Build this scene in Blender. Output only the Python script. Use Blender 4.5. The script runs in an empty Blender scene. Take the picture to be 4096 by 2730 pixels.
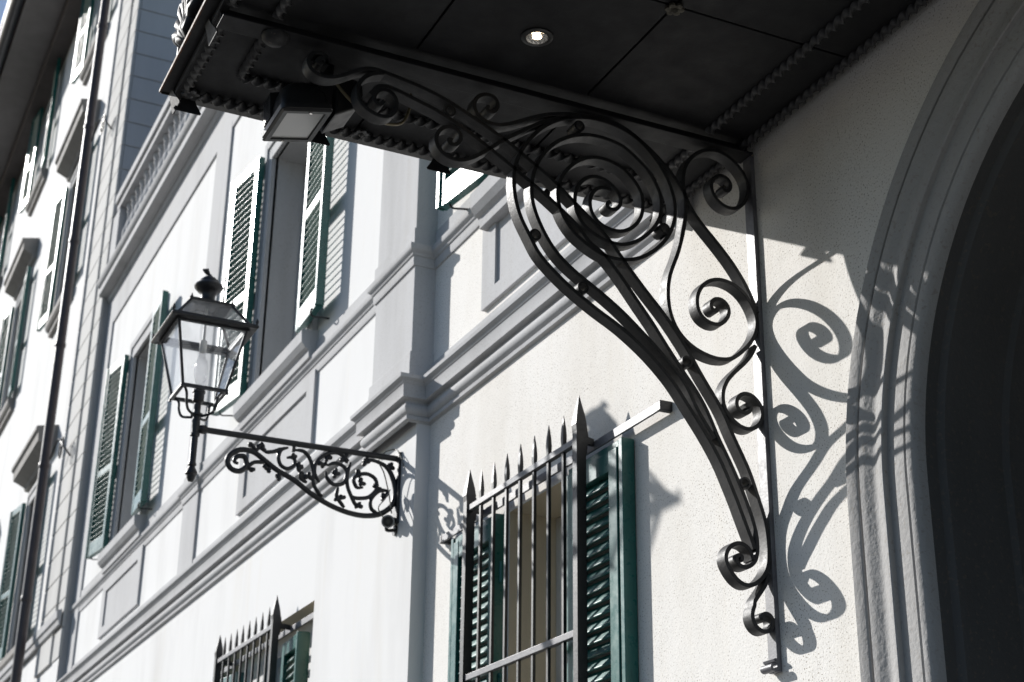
import bpy, bmesh, math, random
from mathutils import Vector, Matrix
random.seed(7)
sc = bpy.context.scene
COL = sc.collection
R = math.radians

# ------------------------------------------------------------------ camera
cam_d = bpy.data.cameras.new('camera')
cam = bpy.data.objects.new('camera', cam_d); COL.objects.link(cam)
CAM = Vector((0.0, -3.0, 1.6))
_y, _p, _r = R(-64.88462), R(22.75510), R(0.70337)
fwd = Vector((math.sin(_y)*math.cos(_p), math.cos(_y)*math.cos(_p), math.sin(_p)))
rgt = Vector((math.cos(_y), -math.sin(_y), 0.0))
upv = rgt.cross(fwd)
r2 = rgt*math.cos(_r) + upv*math.sin(_r)
u2 = -rgt*math.sin(_r) + upv*math.cos(_r)
cam.matrix_world = Matrix(((r2.x, u2.x, -fwd.x, CAM.x), (r2.y, u2.y, -fwd.y, CAM.y), (r2.z, u2.z, -fwd.z, CAM.z), (0, 0, 0, 1)))
cam_d.sensor_width = 36.0; cam_d.lens = 55.266
cam_d.clip_start = 0.05; cam_d.clip_end = 3000
cam_d.dof.use_dof = True; cam_d.dof.focus_distance = 4.9; cam_d.dof.aperture_fstop = 5.6
sc.camera = cam

# ------------------------------------------------------------------ sky, sun, exposure
SUN = Vector((1.77, 1.0, -1.04)).normalized()          # the way the sunlight travels
w = bpy.data.worlds.new('World'); sc.world = w; w.use_nodes = True
nt = w.node_tree
sky = nt.nodes.new('ShaderNodeTexSky'); sky.sky_type = 'NISHITA'; sky.sun_disc = False; sky.ozone_density = 2.5; sky.dust_density = 0.6
sky.sun_elevation = math.asin(-SUN.z); sky.sun_rotation = math.atan2(-SUN.x, -SUN.y) % (2*math.pi)
nt.links.new(sky.outputs[0], nt.nodes['Background'].inputs[0])
nt.nodes['Background'].inputs[1].default_value = 0.064
sd = bpy.data.lights.new('sun', 'SUN'); sd.energy = 4.0; sd.angle = R(0.53); sd.color = (1.0, 0.975, 0.94)
so = bpy.data.objects.new('sun', sd); COL.objects.link(so)
so.rotation_euler = SUN.to_track_quat('-Z', 'Y').to_euler(); so.location = (-20, -12, 30)
sc.view_settings.view_transform = 'Standard'; sc.view_settings.look = 'None'
sc.view_settings.exposure = 0.70; sc.view_settings.gamma = 1.0; sc.view_settings.use_curve_mapping = False

# ------------------------------------------------------------------ materials
def nodes(name):
    m = bpy.data.materials.new(name); m.use_nodes = True
    t = m.node_tree; b = t.nodes['Principled BSDF']
    return m, t, b
def N(t, kind, **kw):
    n = t.nodes.new(kind)
    for k, v in kw.items():
        if hasattr(n, k): setattr(n, k, v)
        else: n.inputs[k].default_value = v
    return n
def coords(t, scale=(1, 1, 1)):
    g = t.nodes.new('ShaderNodeNewGeometry'); mp = t.nodes.new('ShaderNodeMapping')
    mp.inputs['Scale'].default_value = scale
    t.links.new(g.outputs['Position'], mp.inputs['Vector'])
    return mp.outputs['Vector']
def ramp(t, fac, stops):
    r = t.nodes.new('ShaderNodeValToRGB'); t.links.new(fac, r.inputs[0])
    e = r.color_ramp.elements
    while len(e) > 1: e.remove(e[-1])
    e[0].position = stops[0][0]; e[0].color = (*stops[0][1], 1)
    for p, c in stops[1:]:
        x = e.new(p); x.color = (*c, 1)
    return r.outputs[0]
def mixc(t, fac, a, b, mode='MIX'):
    m = t.nodes.new('ShaderNodeMix'); m.data_type = 'RGBA'; m.blend_type = mode
    if isinstance(fac, (int, float)): m.inputs[0].default_value = fac
    else: t.links.new(fac, m.inputs[0])
    for i, v in ((6, a), (7, b)):
        if isinstance(v, tuple): m.inputs[i].default_value = (*v, 1)
        else: t.links.new(v, m.inputs[i])
    return m.outputs[2]
def noise(t, vec, scale, detail=4, rough=0.55):
    n = t.nodes.new('ShaderNodeTexNoise'); n.inputs['Scale'].default_value = scale
    n.inputs['Detail'].default_value = detail; n.inputs['Roughness'].default_value = rough
    t.links.new(vec, n.inputs['Vector']); return n.outputs[0]
def bump(t, b, h, strength, dist):
    n = t.nodes.new('ShaderNodeBump'); n.inputs['Strength'].default_value = strength; n.inputs['Distance'].default_value = dist
    t.links.new(h, n.inputs['Height']); t.links.new(n.outputs[0], b.inputs['Normal']); return n

def mat_plaster(name, base, dark, warm, speck, bumpd, rough=0.92, fine=140.0):
    m, t, b = nodes(name)
    v = coords(t); vs = coords(t, (1.0, 1.0, 0.22))
    big = noise(t, vs, 1.7, 5, 0.6)
    c = ramp(t, big, [(0.30, dark), (0.52, base), (0.75, base)])
    st = noise(t, coords(t, (2.2, 2.2, 0.16)), 2.6, 4, 0.6)
    c = mixc(t, ramp(t, st, [(0.56, (0, 0, 0)), (0.78, (0.35, 0.35, 0.35))]), c, warm)
    if speck > 0:
        sp = noise(t, v, fine, 2, 0.5)
        msk = noise(t, v, 2.3, 3, 0.6)
        k = ramp(t, sp, [(0.60, (0, 0, 0)), (0.66, (speck, speck, speck))])
        mk = ramp(t, msk, [(0.30, (0.25,)*3), (0.62, (1, 1, 1))])
        k = mixc(t, 1.0, k, mk, 'MULTIPLY')
        c = mixc(t, k, c, (0.20, 0.165, 0.12))
    t.links.new(c, b.inputs['Base Color'])
    b.inputs['Roughness'].default_value = rough; b.inputs['Specular IOR Level'].default_value = 0.2
    h1 = noise(t, v, fine*0.8, 3, 0.6); h2 = noise(t, v, 9.0, 4, 0.6)
    mh = t.nodes.new('ShaderNodeMath'); mh.operation = 'MULTIPLY_ADD'; t.links.new(h2, mh.inputs[0]); mh.inputs[1].default_value = 1.5; t.links.new(h1, mh.inputs[2])
    bump(t, b, mh.outputs[0], 0.55, bumpd)
    return m
def mat_paint(name, col, col2, rough, bumpd=0.0, scale=18.0, spec=0.5, bscale=60.0, coat=0.0, fleck=None):
    m, t, b = nodes(name)
    v = coords(t)
    n = noise(t, v, scale, 5, 0.6)
    c = ramp(t, n, [(0.3, col2), (0.65, col)])
    if fleck:
        f = noise(t, v, fleck[0], 3, 0.6)
        c = mixc(t, ramp(t, f, [(fleck[1], (0, 0, 0)), (fleck[1]+0.04, (1, 1, 1))]), c, fleck[2])
    t.links.new(c, b.inputs['Base Color'])
    rr = t.nodes.new('ShaderNodeMapRange'); t.links.new(noise(t, v, scale*2.3, 4, 0.6), rr.inputs[0])
    rr.inputs[1].default_value = 0.25; rr.inputs[2].default_value = 0.75
    rr.inputs[3].default_value = max(0.02, rough-0.10); rr.inputs[4].default_value = min(1, rough+0.12)
    t.links.new(rr.outputs[0], b.inputs['Roughness'])
    b.inputs['Specular IOR Level'].default_value = spec
    if coat: b.inputs['Coat Weight'].default_value = coat; b.inputs['Coat Roughness'].default_value = 0.25
    if bumpd: bump(t, b, noise(t, v, bscale, 4, 0.65), 0.6, bumpd)
    return m
M = {}
M['rough'] = mat_plaster('roughcast_plaster', (0.79, 0.77, 0.735), (0.71, 0.68, 0.63), (0.73, 0.68, 0.59), 0.9, 0.0030, fine=150.0)
M['white'] = mat_plaster('white_plaster', (0.73, 0.728, 0.722), (0.64, 0.635, 0.625), (0.66, 0.625, 0.56), 0.0, 0.0015)
M['grey'] = mat_plaster('grey_trim_paint', (0.50, 0.50, 0.505), (0.41, 0.41, 0.412), (0.40, 0.385, 0.36), 0.30, 0.0020, fine=110.0)
M['grey_dark'] = mat_plaster('portal_grey_paint', (0.37, 0.365, 0.36), (0.30, 0.295, 0.29), (0.31, 0.30, 0.29), 0.35, 0.0060, fine=70.0)
M['jamb'] = mat_plaster('shade_darkened_jamb_paint', (0.10, 0.099, 0.098), (0.08, 0.079, 0.078), (0.09, 0.088, 0.085), 0.3, 0.0040, fine=60.0)  # shade inside the arch is put into this dark base colour
M['stone'] = mat_plaster('quoin_stone', (0.56, 0.555, 0.54), (0.48, 0.475, 0.46), (0.55, 0.51, 0.43), 0.15, 0.0020, fine=60.0)
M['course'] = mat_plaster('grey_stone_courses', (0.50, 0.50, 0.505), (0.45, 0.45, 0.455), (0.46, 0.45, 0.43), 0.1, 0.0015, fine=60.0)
M['cream'] = mat_plaster('cream_reveal_plaster', (0.58, 0.52, 0.41), (0.52, 0.46, 0.36), (0.50, 0.44, 0.33), 0.1, 0.0015, fine=90.0)
M['iron'] = mat_paint('black_wrought_iron', (0.022, 0.022, 0.024), (0.012, 0.012, 0.013), 0.53, 0.0018, 14.0, 0.4, 90.0, fleck=(34.0, 0.70, (0.06, 0.052, 0.045)))
M['dull'] = mat_paint('dull_black_iron', (0.020, 0.020, 0.023), (0.012, 0.012, 0.014), 0.55, 0.001, 20.0, 0.25, 90.0)
M['iron_bar'] = mat_paint('worn_grey_iron', (0.16, 0.16, 0.175), (0.09, 0.09, 0.10), 0.45, 0.0012, 16.0, 0.5, 110.0)
M['cast'] = mat_paint('cast_iron', (0.016, 0.017, 0.020), (0.010, 0.010, 0.012), 0.45, 0.0010, 20.0, 0.5, 90.0)
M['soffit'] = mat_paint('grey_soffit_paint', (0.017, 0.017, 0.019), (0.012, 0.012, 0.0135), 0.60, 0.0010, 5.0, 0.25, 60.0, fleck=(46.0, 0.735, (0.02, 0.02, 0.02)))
M['edge'] = mat_paint('grey_edge_paint', (0.075, 0.072, 0.07), (0.055, 0.053, 0.052), 0.5, 0.001, 12.0, 0.4, 60.0)
M['rope'] = mat_paint('rope_moulding_iron', (0.060, 0.060, 0.062), (0.035, 0.035, 0.037), 0.45, 0.0010, 20.0, 0.5, 90.0, fleck=(28.0, 0.72, (0.10, 0.045, 0.012)))
M['rust'] = mat_paint('rusty_edge', (0.05, 0.035, 0.028), (0.16, 0.065, 0.022), 0.7, 0.0012, 30.0, 0.3, 90.0)
M['flower'] = mat_paint('verdigris_rosette', (0.11, 0.10, 0.075), (0.055, 0.05, 0.04), 0.6, 0.001, 60.0, 0.3)
M['green'] = mat_paint('green_shutter_paint', (0.010, 0.115, 0.098), (0.007, 0.090, 0.078), 0.30, 0.0006, 9.0, 0.5, 50.0, coat=0.25)
M['slat'] = mat_paint('green_slat_paint', (0.020, 0.125, 0.110), (0.013, 0.095, 0.085), 0.36, 0.0004, 9.0, 0.4, 50.0)
M['frame'] = mat_paint('white_window_paint', (0.62, 0.61, 0.58), (0.54, 0.53, 0.50), 0.40, 0.0004, 9.0)
M['black'] = mat_paint('black_floodlight_casing', (0.018, 0.018, 0.019), (0.012, 0.012, 0.013), 0.38, 0.0003, 9.0)
M['pipe'] = mat_paint('dark_copper_pipe', (0.055, 0.042, 0.045), (0.035, 0.028, 0.032), 0.42, 0.0006, 6.0)
M['eave'] = mat_paint('brown_grey_eave', (0.12, 0.105, 0.10), (0.095, 0.085, 0.08), 0.75, 0.002, 3.0, 0.2)
M['eave_lt'] = mat_paint('grey_eave_board', (0.20, 0.19, 0.185), (0.17, 0.16, 0.155), 0.8, 0.002, 3.0, 0.2)
M['gutter'] = mat_paint('zinc_gutter', (0.030, 0.032, 0.036), (0.022, 0.024, 0.027), 0.35, 0.0006, 6.0)
M['gutter_lt'] = mat_paint('pale_gutter_lip', (0.62, 0.60, 0.60), (0.55, 0.53, 0.53), 0.4, 0.0006, 6.0)
M['hood'] = mat_paint('grey_brown_hood_stone', (0.30, 0.285, 0.27), (0.25, 0.24, 0.225), 0.85, 0.002, 6.0, 0.2)
M['asphalt'] = mat_paint('asphalt', (0.065, 0.064, 0.062), (0.050, 0.049, 0.048), 0.85, 0.004, 2.0, 0.3, 90.0)
M['paving'] = mat_paint('grey_paving_stone', (0.25, 0.245, 0.235), (0.20, 0.197, 0.19), 0.8, 0.003, 2.0, 0.3, 60.0)
M['tile'] = mat_paint('terracotta_roof', (0.22, 0.09, 0.05), (0.15, 0.06, 0.035), 0.85, 0.004, 4.0, 0.2)
M['wire'] = mat_paint('grey_cable', (0.16, 0.155, 0.14), (0.12, 0.115, 0.10), 0.5)
M['tan_wire'] = mat_paint('tan_cable', (0.20, 0.17, 0.10), (0.16, 0.13, 0.08), 0.5)
M['camwhite'] = mat_paint('camera_housing', (0.30, 0.30, 0.30), (0.24, 0.24, 0.24), 0.35)
M['ochre'] = mat_plaster('ochre_plaster', (0.42, 0.32, 0.19), (0.36, 0.27, 0.16), (0.36, 0.28, 0.18), 0.1, 0.002)
M['wood'] = mat_paint('dark_plate_wood', (0.06, 0.04, 0.03), (0.04, 0.028, 0.02), 0.5)
def mat_pane(name, col, rough, spec=0.5):
    m, t, b = nodes(name)
    n = noise(t, coords(t), 1.3, 2, 0.5)
    t.links.new(ramp(t, n, [(0.3, tuple(c*0.7 for c in col)), (0.7, col)]), b.inputs['Base Color'])
    b.inputs['Roughness'].default_value = rough; b.inputs['Specular IOR Level'].default_value = spec
    return m
M['pane'] = mat_pane('window_pane', (0.10, 0.105, 0.095), 0.03)
def mat_glass(name, tint, dirt, gloss=0.10):
    m, t, b = nodes(name)
    out = t.nodes['Material Output']; t.nodes.remove(b)
    tr = N(t, 'ShaderNodeBsdfTransparent'); tr.inputs[0].default_value = (*tint, 1)
    gl = N(t, 'ShaderNodeBsdfGlossy'); gl.inputs['Roughness'].default_value = 0.04
    df = N(t, 'ShaderNodeBsdfTranslucent'); df.inputs[0].default_value = (0.75, 0.77, 0.80, 1)
    d2 = N(t, 'ShaderNodeBsdfDiffuse'); d2.inputs[0].default_value = (0.6, 0.61, 0.62, 1)
    ad = t.nodes.new('ShaderNodeMixShader'); ad.inputs[0].default_value = 0.5
    t.links.new(df.outputs[0], ad.inputs[1]); t.links.new(d2.outputs[0], ad.inputs[2])
    lw = t.nodes.new('ShaderNodeLayerWeight'); lw.inputs[0].default_value = 0.5
    pw = t.nodes.new('ShaderNodeMath'); pw.operation = 'POWER'; pw.inputs[1].default_value = 4.0; t.links.new(lw.outputs['Facing'], pw.inputs[0])
    fr = t.nodes.new('ShaderNodeMath'); fr.operation = 'MULTIPLY_ADD'; fr.inputs[1].default_value = 0.7; fr.inputs[2].default_value = 0.03; t.links.new(pw.outputs[0], fr.inputs[0])
    m1 = t.nodes.new('ShaderNodeMixShader'); t.links.new(fr.outputs[0], m1.inputs[0])
    t.links.new(tr.outputs[0], m1.inputs[1]); t.links.new(gl.outputs[0], m1.inputs[2])
    m2 = t.nodes.new('ShaderNodeMixShader')
    n = noise(t, coords(t, (1, 1, 0.5)), 9.0, 5, 0.65)
    r = ramp(t, n, [(0.35, (dirt*0.3,)*3), (0.75, (dirt,)*3)])
    t.links.new(r, m2.inputs[0]); t.links.new(m1.outputs[0], m2.inputs[1]); t.links.new(ad.outputs[0], m2.inputs[2])
    t.links.new(m2.outputs[0], out.inputs[0])
    return m
M['glass'] = mat_glass('lantern_glass', (0.985, 0.99, 0.995), 0.13)
M['bulb'] = mat_glass('bulb_glass', (0.95, 0.95, 0.95), 0.25)
M['floodglass'] = mat_pane('floodlight_glass', (0.42, 0.42, 0.41), 0.12, 0.6)
m, t, b = nodes('lit_bulb'); b.inputs['Emission Color'].default_value = (1.0, 0.80, 0.55, 1); b.inputs['Emission Strength'].default_value = 9.0; b.inputs['Base Color'].default_value = (0.8, 0.8, 0.8, 1); M['lit'] = m
m, t, b = nodes('chrome_reflector'); b.inputs['Metallic'].default_value = 1.0; b.inputs['Roughness'].default_value = 0.22; b.inputs['Base Color'].default_value = (0.75, 0.72, 0.68, 1)
vo = t.nodes.new('ShaderNodeTexVoronoi'); vo.inputs['Scale'].default_value = 160; t.links.new(coords(t), vo.inputs['Vector']); bump(t, b, vo.outputs[0], 0.6, 0.003); M['chrome'] = m

# ------------------------------------------------------------------ mesh helpers
class MB:
    def __init__(s): s.v = []; s.f = []
    def quad(s, a, b, c, d):
        n = len(s.v); s.v += [a, b, c, d]; s.f.append((n, n+1, n+2, n+3)); return s
    def hexa(s, p):                      # 8 points: bottom 4 ccw, top 4 ccw
        n = len(s.v); s.v += [tuple(q) for q in p]
        for f in ((3, 2, 1, 0), (4, 5, 6, 7), (0, 1, 5, 4), (1, 2, 6, 5), (2, 3, 7, 6), (3, 0, 4, 7)): s.f.append(tuple(n+i for i in f))
        return s
    def box(s, x0, x1, y0, y1, z0, z1):
        x0, x1 = min(x0, x1), max(x0, x1); y0, y1 = min(y0, y1), max(y0, y1); z0, z1 = min(z0, z1), max(z0, z1)
        return s.hexa([(x0, y0, z0), (x1, y0, z0), (x1, y1, z0), (x0, y1, z0), (x0, y0, z1), (x1, y0, z1), (x1, y1, z1), (x0, y1, z1)])
    def prism(s, poly, a, axis, b):      # polygon (2d) extruded along axis from a to b
        n = len(s.v); k = len(poly)
        def P(u, v, t): return (t, u, v) if axis == 0 else ((u, t, v) if axis == 1 else (u, v, t))
        s.v += [P(u, v, a) for u, v in poly] + [P(u, v, b) for u, v in poly]
        s.f.append(tuple(range(n, n+k))[::-1]); s.f.append(tuple(range(n+k, n+2*k)))
        for i in range(k):
            j = (i+1) % k; s.f.append((n+i, n+j, n+k+j, n+k+i))
        return s
    def grid(s, rows, closed_u=False, closed_v=False, caps=False):
        n = len(s.v); nr, nc = len(rows), len(rows[0])
        for r in rows: s.v += [tuple(p) for p in r]
        for i in range(nr - (0 if closed_u else 1)):
            for j in range(nc - (0 if closed_v else 1)):
                a = n + i*nc + j; b = n + i*nc + (j+1) % nc; c = n + ((i+1) % nr)*nc + (j+1) % nc; d = n + ((i+1) % nr)*nc + j
                s.f.append((a, b, c, d))
        if caps:
            s.f.append(tuple(n+j for j in range(nc))[::-1]); s.f.append(tuple(n+(nr-1)*nc+j for j in range(nc)))
        return s
    def tube(s, pts, rad, seg=10, caps=True):
        pts = [Vector(p) for p in pts]; rows = []
        up = Vector((0, 0, 1)); k = len(pts); prev = None
        for i, p in enumerate(pts):
            tg = (pts[min(i+1, k-1)] - pts[max(i-1, 0)]).normalized()
            if prev is None:
                ref = Vector((1, 0, 0)) if abs(tg.x) < 0.8 else Vector((0, 0, 1))
                a = (ref - tg*ref.dot(tg)).normalized()
            else: a = (prev - tg*prev.dot(tg)).normalized()
            prev = a; b = tg.cross(a)
            r = rad[i] if isinstance(rad, (list, tuple)) else rad
            rows.append([p + a*(r*math.cos(2*math.pi*j/seg)) + b*(r*math.sin(2*math.pi*j/seg)) for j in range(seg)])
        return s.grid(rows, closed_v=True, caps=caps)
    def lathe(s, prof, o=(0, 0, 0), seg=20, axis=2):   # prof (r, h)
        rows = []
        for r, h in prof:
            row = []
            for j in range(seg):
                c, q = r*math.cos(2*math.pi*j/seg), r*math.sin(2*math.pi*j/seg)
                row.append((o[0]+c, o[1]+q, o[2]+h) if axis == 2 else ((o[0]+h, o[1]+c, o[2]+q) if axis == 0 else (o[0]+q, o[1]+h, o[2]+c)))
            rows.append(row)
        return s.grid(rows, closed_v=True, caps=True)
    def build(s, name, mat, parent=None, smooth=None, bevel=0.0):
        me = bpy.data.meshes.new(name); me.from_pydata([tuple(p) for p in s.v], [], s.f)
        bm = bmesh.new(); bm.from_mesh(me); bmesh.ops.remove_doubles(bm, verts=bm.verts, dist=1e-5)
        bmesh.ops.recalc_face_normals(bm, faces=bm.faces); bm.to_mesh(me); bm.free()
        me.materials.append(M[mat] if isinstance(mat, str) else mat)
        if smooth is not None:
            me.shade_smooth(); me.set_sharp_from_angle(angle=R(smooth))
        o = bpy.data.objects.new(name, me); COL.objects.link(o)
        if parent is not None: o.parent = parent
        if bevel:
            md = o.modifiers.new('bevel', 'BEVEL'); md.width = bevel; md.segments = 2; md.limit_method = 'ANGLE'; md.angle_limit = R(40)
        return o
def part(name, me, parent, loc=(0, 0, 0), rot=(0, 0, 0)):
    o = bpy.data.objects.new(name, me); COL.objects.link(o); o.parent = parent; o.location = loc; o.rotation_euler = rot; return o
def thing(name, label, cat, loc=(0, 0, 0), group=None):
    o = bpy.data.objects.new(name, None); COL.objects.link(o); o.location = loc; o.empty_display_size = 0.2
    o['label'] = label; o['category'] = cat
    if group: o['group'] = group
    return o
def tag(o, label, cat, group=None):
    o['label'] = label; o['category'] = cat
    if group: o['group'] = group
    return o
def catmull(P, n=6):
    P = [Vector(p) for p in P]; Q = []
    E = [2*P[0]-P[1]] + P + [2*P[-1]-P[-2]]
    for i in range(1, len(E)-2):
        p0, p1, p2, p3 = E[i-1:i+3]
        for k in range(n):
            t = k/n
            Q.append(0.5*((2*p1) + (p2-p0)*t + (2*p0-5*p1+4*p2-p3)*t*t + (3*p1-p0-3*p2+p3)*t**3))
    Q.append(P[-1]); return Q
def sweep(path, prof, x_out=1):
    """profile (projection, z) carried along a rectilinear plan path with mitred corners; outward is to the right of travel (-x travel gives -y)"""
    rows = []
    k = len(path)
    for i in range(k):
        p = Vector(path[i])
        ns = []
        for a, b in ((i-1, i), (i, i+1)):
            if a < 0 or b >= k: continue
            d = (Vector(path[b])-Vector(path[a])).normalized(); ns.append(Vector((-d.y, d.x)))
        if len(ns) == 1: nn = ns[0]
        else:
            nn = (ns[0]+ns[1]); nn = nn/max(nn.length_squared, 1e-9)*2.0 if nn.length > 1e-6 else ns[0]
            nn = nn*1.0
        rows.append([(p.x+nn.x*pr, p.y+nn.y*pr, z) for pr, z in prof])
    mb = MB(); mb.grid(rows); n = len(prof); mb.f.append(tuple(range(n))); mb.f.append(tuple(range((k-1)*n, k*n))); return mb

# ================================================================== the setting
mb = MB(); mb.quad((-900, -900, 0), (900, -900, 0), (900, 900, 0), (-900, 900, 0))
o = mb.build('street', 'asphalt'); o['kind'] = 'structure'
mb = MB(); mb.box(-60, 12, -1.6, 0.3, -0.05, 0.12)
o = mb.build('pavement', 'paving', bevel=0.02); o['kind'] = 'structure'

# ================================================================== town house with the arched portal
house = thing('town_house', 'white two-storey house with grey string courses, arched portal and balustraded terrace', 'house', (-8, 0, 0))
house.location = (0, 0, 0)
YL = -0.08                                        # the left part of the front stands 8 cm proud of the portal part
def wall_mesh(x0, x1, z0, z1, y, ops, arch=None):
    mb = MB()
    xs = sorted(set([x0, x1] + [v for o_ in ops for v in o_[:2]])); zs = sorted(set([z0, z1] + [v for o_ in ops for v in o_[2:4]]))
    for i in range(len(xs)-1):
        for j in range(len(zs)-1):
            cx, cz = (xs[i]+xs[i+1])/2, (zs[j]+zs[j+1])/2
            if any(o_[0] < cx < o_[1] and o_[2] < cz < o_[3] for o_ in ops): continue
            mb.quad((xs[i], y, zs[j]), (xs[i+1], y, zs[j]), (xs[i+1], y, zs[j+1]), (xs[i], y, zs[j+1]))
    return mb
def reveal(name, o_, y, depth, mat, parent, back=None):
    a, b, c, d = o_; mb = MB(); y1 = y+depth
    mb.quad((a, y, c), (a, y1, c), (a, y1, d), (a, y, d)); mb.quad((b, y, c), (b, y1, c), (b, y1, d), (b, y, d))
    mb.quad((a, y, d), (b, y, d), (b, y1, d), (a, y1, d)); mb.quad((a, y, c), (b, y, c), (b, y1, c), (a, y1, c))
    return mb.build(name, mat, parent)
# portal part
AX, AZ, AR = -2.29, 3.05, 1.56
mbw = wall_mesh(-7.42, -3.85, 0.0, 9.4, 0.0, [(-6.40, -5.73, 2.1, 3.70), (-6.36, -5.42, 5.50, 7.50)])
xs = [AX-AR*math.cos(math.pi*i/48) for i in range(49)]
zz = [AZ+AR*math.sin(math.pi*i/48) for i in range(49)]
for i in range(48):
    mbw.quad((xs[i], 0, zz[i]), (xs[i+1], 0, zz[i+1]), (xs[i+1], 0, 9.4), (xs[i], 0, 9.4))
mbw.quad((xs[-1], 0, 0), (3.0, 0, 0), (3.0, 0, 9.4), (xs[-1], 0, 9.4))
mbw.build('wall', 'rough', house)
# left part
GH = (-11.15, -9.0, 1.9, 3.82); WA = (-10.65, -9.50, 5.70, 7.70); WB = (-15.47, -14.38, 5.70, 7.76)
mbw = wall_mesh(-17.45, -7.42, 0.0, 9.4, YL, [GH, WA, WB])
mbw.quad((-7.42, YL, 0), (-7.42, 0, 0), (-7.42, 0, 9.4), (-7.42, YL, 9.4))
mbw.build('wall', 'white', house)
MB().box(-17.4, 3.0, 0.6, 8.0, 9.1, 9.38).build('terrace_slab', 'grey', house)
MB().box(-17.4, 3.0, -0.06, 0.6, 9.1, 9.399).build('parapet_core', 'grey', house)
# portal surround: profile (inset from the outer edge, y) carried round jamb and arch
prof = [(0.0, 0.012), (0.0, -0.022), (0.004, -0.026), (0.050, -0.026), (0.055, -0.022), (0.057, -0.010), (0.063, -0.010), (0.066, -0.021), (0.070, -0.026), (0.086, -0.026), (0.098, -0.023), (0.116, -0.0135),
        (0.127, -0.011), (0.140, -0.013), (0.158, -0.019), (0.172, -0.023), (0.180, -0.024), (0.184, -0.021), (0.185, -0.004), (0.192, -0.002), (0.200, -0.004), (0.262, -0.005), (0.265, 0.001), (0.270, 0.001),
        (0.273, -0.005), (0.290, -0.006), (0.302, 0.001), (0.311, 0.014), (0.316, 0.035), (0.319, 0.075), (0.345, 0.085), (0.350, 0.11), (0.350, 0.30), (0.372, 0.31), (0.374, 1.30)]
rows = []
for d, y in prof:
    r = AR-d; row = [(AX-r, y, z) for z in [0.12+k*0.1465 for k in range(20)]]
    row += [(AX-r*math.cos(math.pi*i/72), y, AZ+r*math.sin(math.pi*i/72)) for i in range(73)]
    row += [(AX+r, y, z) for z in [AZ-0.1465*(k+1) for k in range(20)]]
    rows.append(row)
mb = MB(); mb.grid(rows[:29]); mb.build('portal_surround', 'grey_dark', house, smooth=40)
mb = MB(); mb.grid(rows[28:]); mb.build('portal_jamb', 'jamb', house, smooth=40)  # inner rows from the shade edge on, in the shade-darkened colour
mb = MB(); mb.box(-3.9, -0.6, 1.28, 1.36, 0.1, 4.7); dr = mb.build('portal_back_plate', 'wood', house)  # plain unseen plate closing the arch, added to block light
# string course with its break round the pilaster
PATH = [(-4.72, 0.0), (-7.42, 0.0), (-7.42, -0.127), (-8.03, -0.127), (-8.03, YL), (-17.45, YL)]
pr = [(0.0, 4.452), (0.004, 4.458), (0.022, 4.462), (0.024, 4.480), (0.018, 4.487), (0.024, 4.492), (0.034, 4.500), (0.040, 4.515), (0.040, 4.530), (0.034, 4.544), (0.026, 4.552), (0.026, 4.566), (0.036, 4.570),
      (0.060, 4.572), (0.062, 4.642), (0.064, 4.646), (0.068, 4.648), (0.072, 4.658), (0.086, 4.668), (0.090, 4.672), (0.092, 4.692), (0.060, 4.702), (0.014, 4.712), (0.014, 4.800), (0.0, 4.806)]
sweep(PATH, pr).build('string_course', 'grey', house, smooth=30)
pr = [(0.0, 5.378), (0.010, 5.380), (0.014, 5.400), (0.014, 5.432), (0.022, 5.438), (0.026, 5.450), (0.040, 5.462), (0.044, 5.470), (0.044, 5.500), (0.020, 5.510), (0.012, 5.514), (0.012, 5.610), (0.0, 5.614)]
PATH2 = [(-4.72, 0.0), (-7.42, 0.0), (-7.42, -0.127), (-8.03, -0.127), (-8.03, YL), (-12.13, YL), (-12.13, YL-0.02), (-12.62, YL-0.02), (-12.62, YL), (-17.45, YL)]
sweep(PATH2, pr).build('sill_band', 'grey', house, smooth=30)
# pilaster at the break, flat strips between the bays, frieze
mb = MB(); mb.box(-8.03, -7.416, -0.127, 0.01, 4.70, 9.0); mb.box(-8.045, -7.405, -0.139, 0.01, 4.698, 4.86); mb.build('pilaster', 'grey', house, bevel=0.004)
for xa, xb in ((-12.62, -12.13), (-17.42, -17.05)):
    MB().box(xa, xb, YL-0.02, YL+0.02, 4.70, 8.83).build('wall_strip', 'grey', house, bevel=0.003)
MB().box(-17.44, -8.03, YL-0.0185, YL+0.02, 8.76, 9.2).build('frieze', 'grey', house, bevel=0.003)
MB().box(-7.42, 3.0, -0.02, 0.02, 8.76, 9.2).build('frieze', 'grey', house, bevel=0.003)
pr = [(0.0, 9.14), (0.03, 9.15), (0.05, 9.18), (0.05, 9.205), (0.13, 9.215), (0.15, 9.23), (0.15, 9.32), (0.165, 9.33), (0.185, 9.36), (0.19, 9.40), (0.10, 9.42), (0.10, 9.60), (0.0, 9.605)]
sweep([(3.0, 0.0), (-7.42, 0.0), (-7.42, -0.127), (-8.03, -0.127), (-8.03, YL), (-17.45, YL)], pr).build('main_cornice', 'grey', house, smooth=30)
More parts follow.
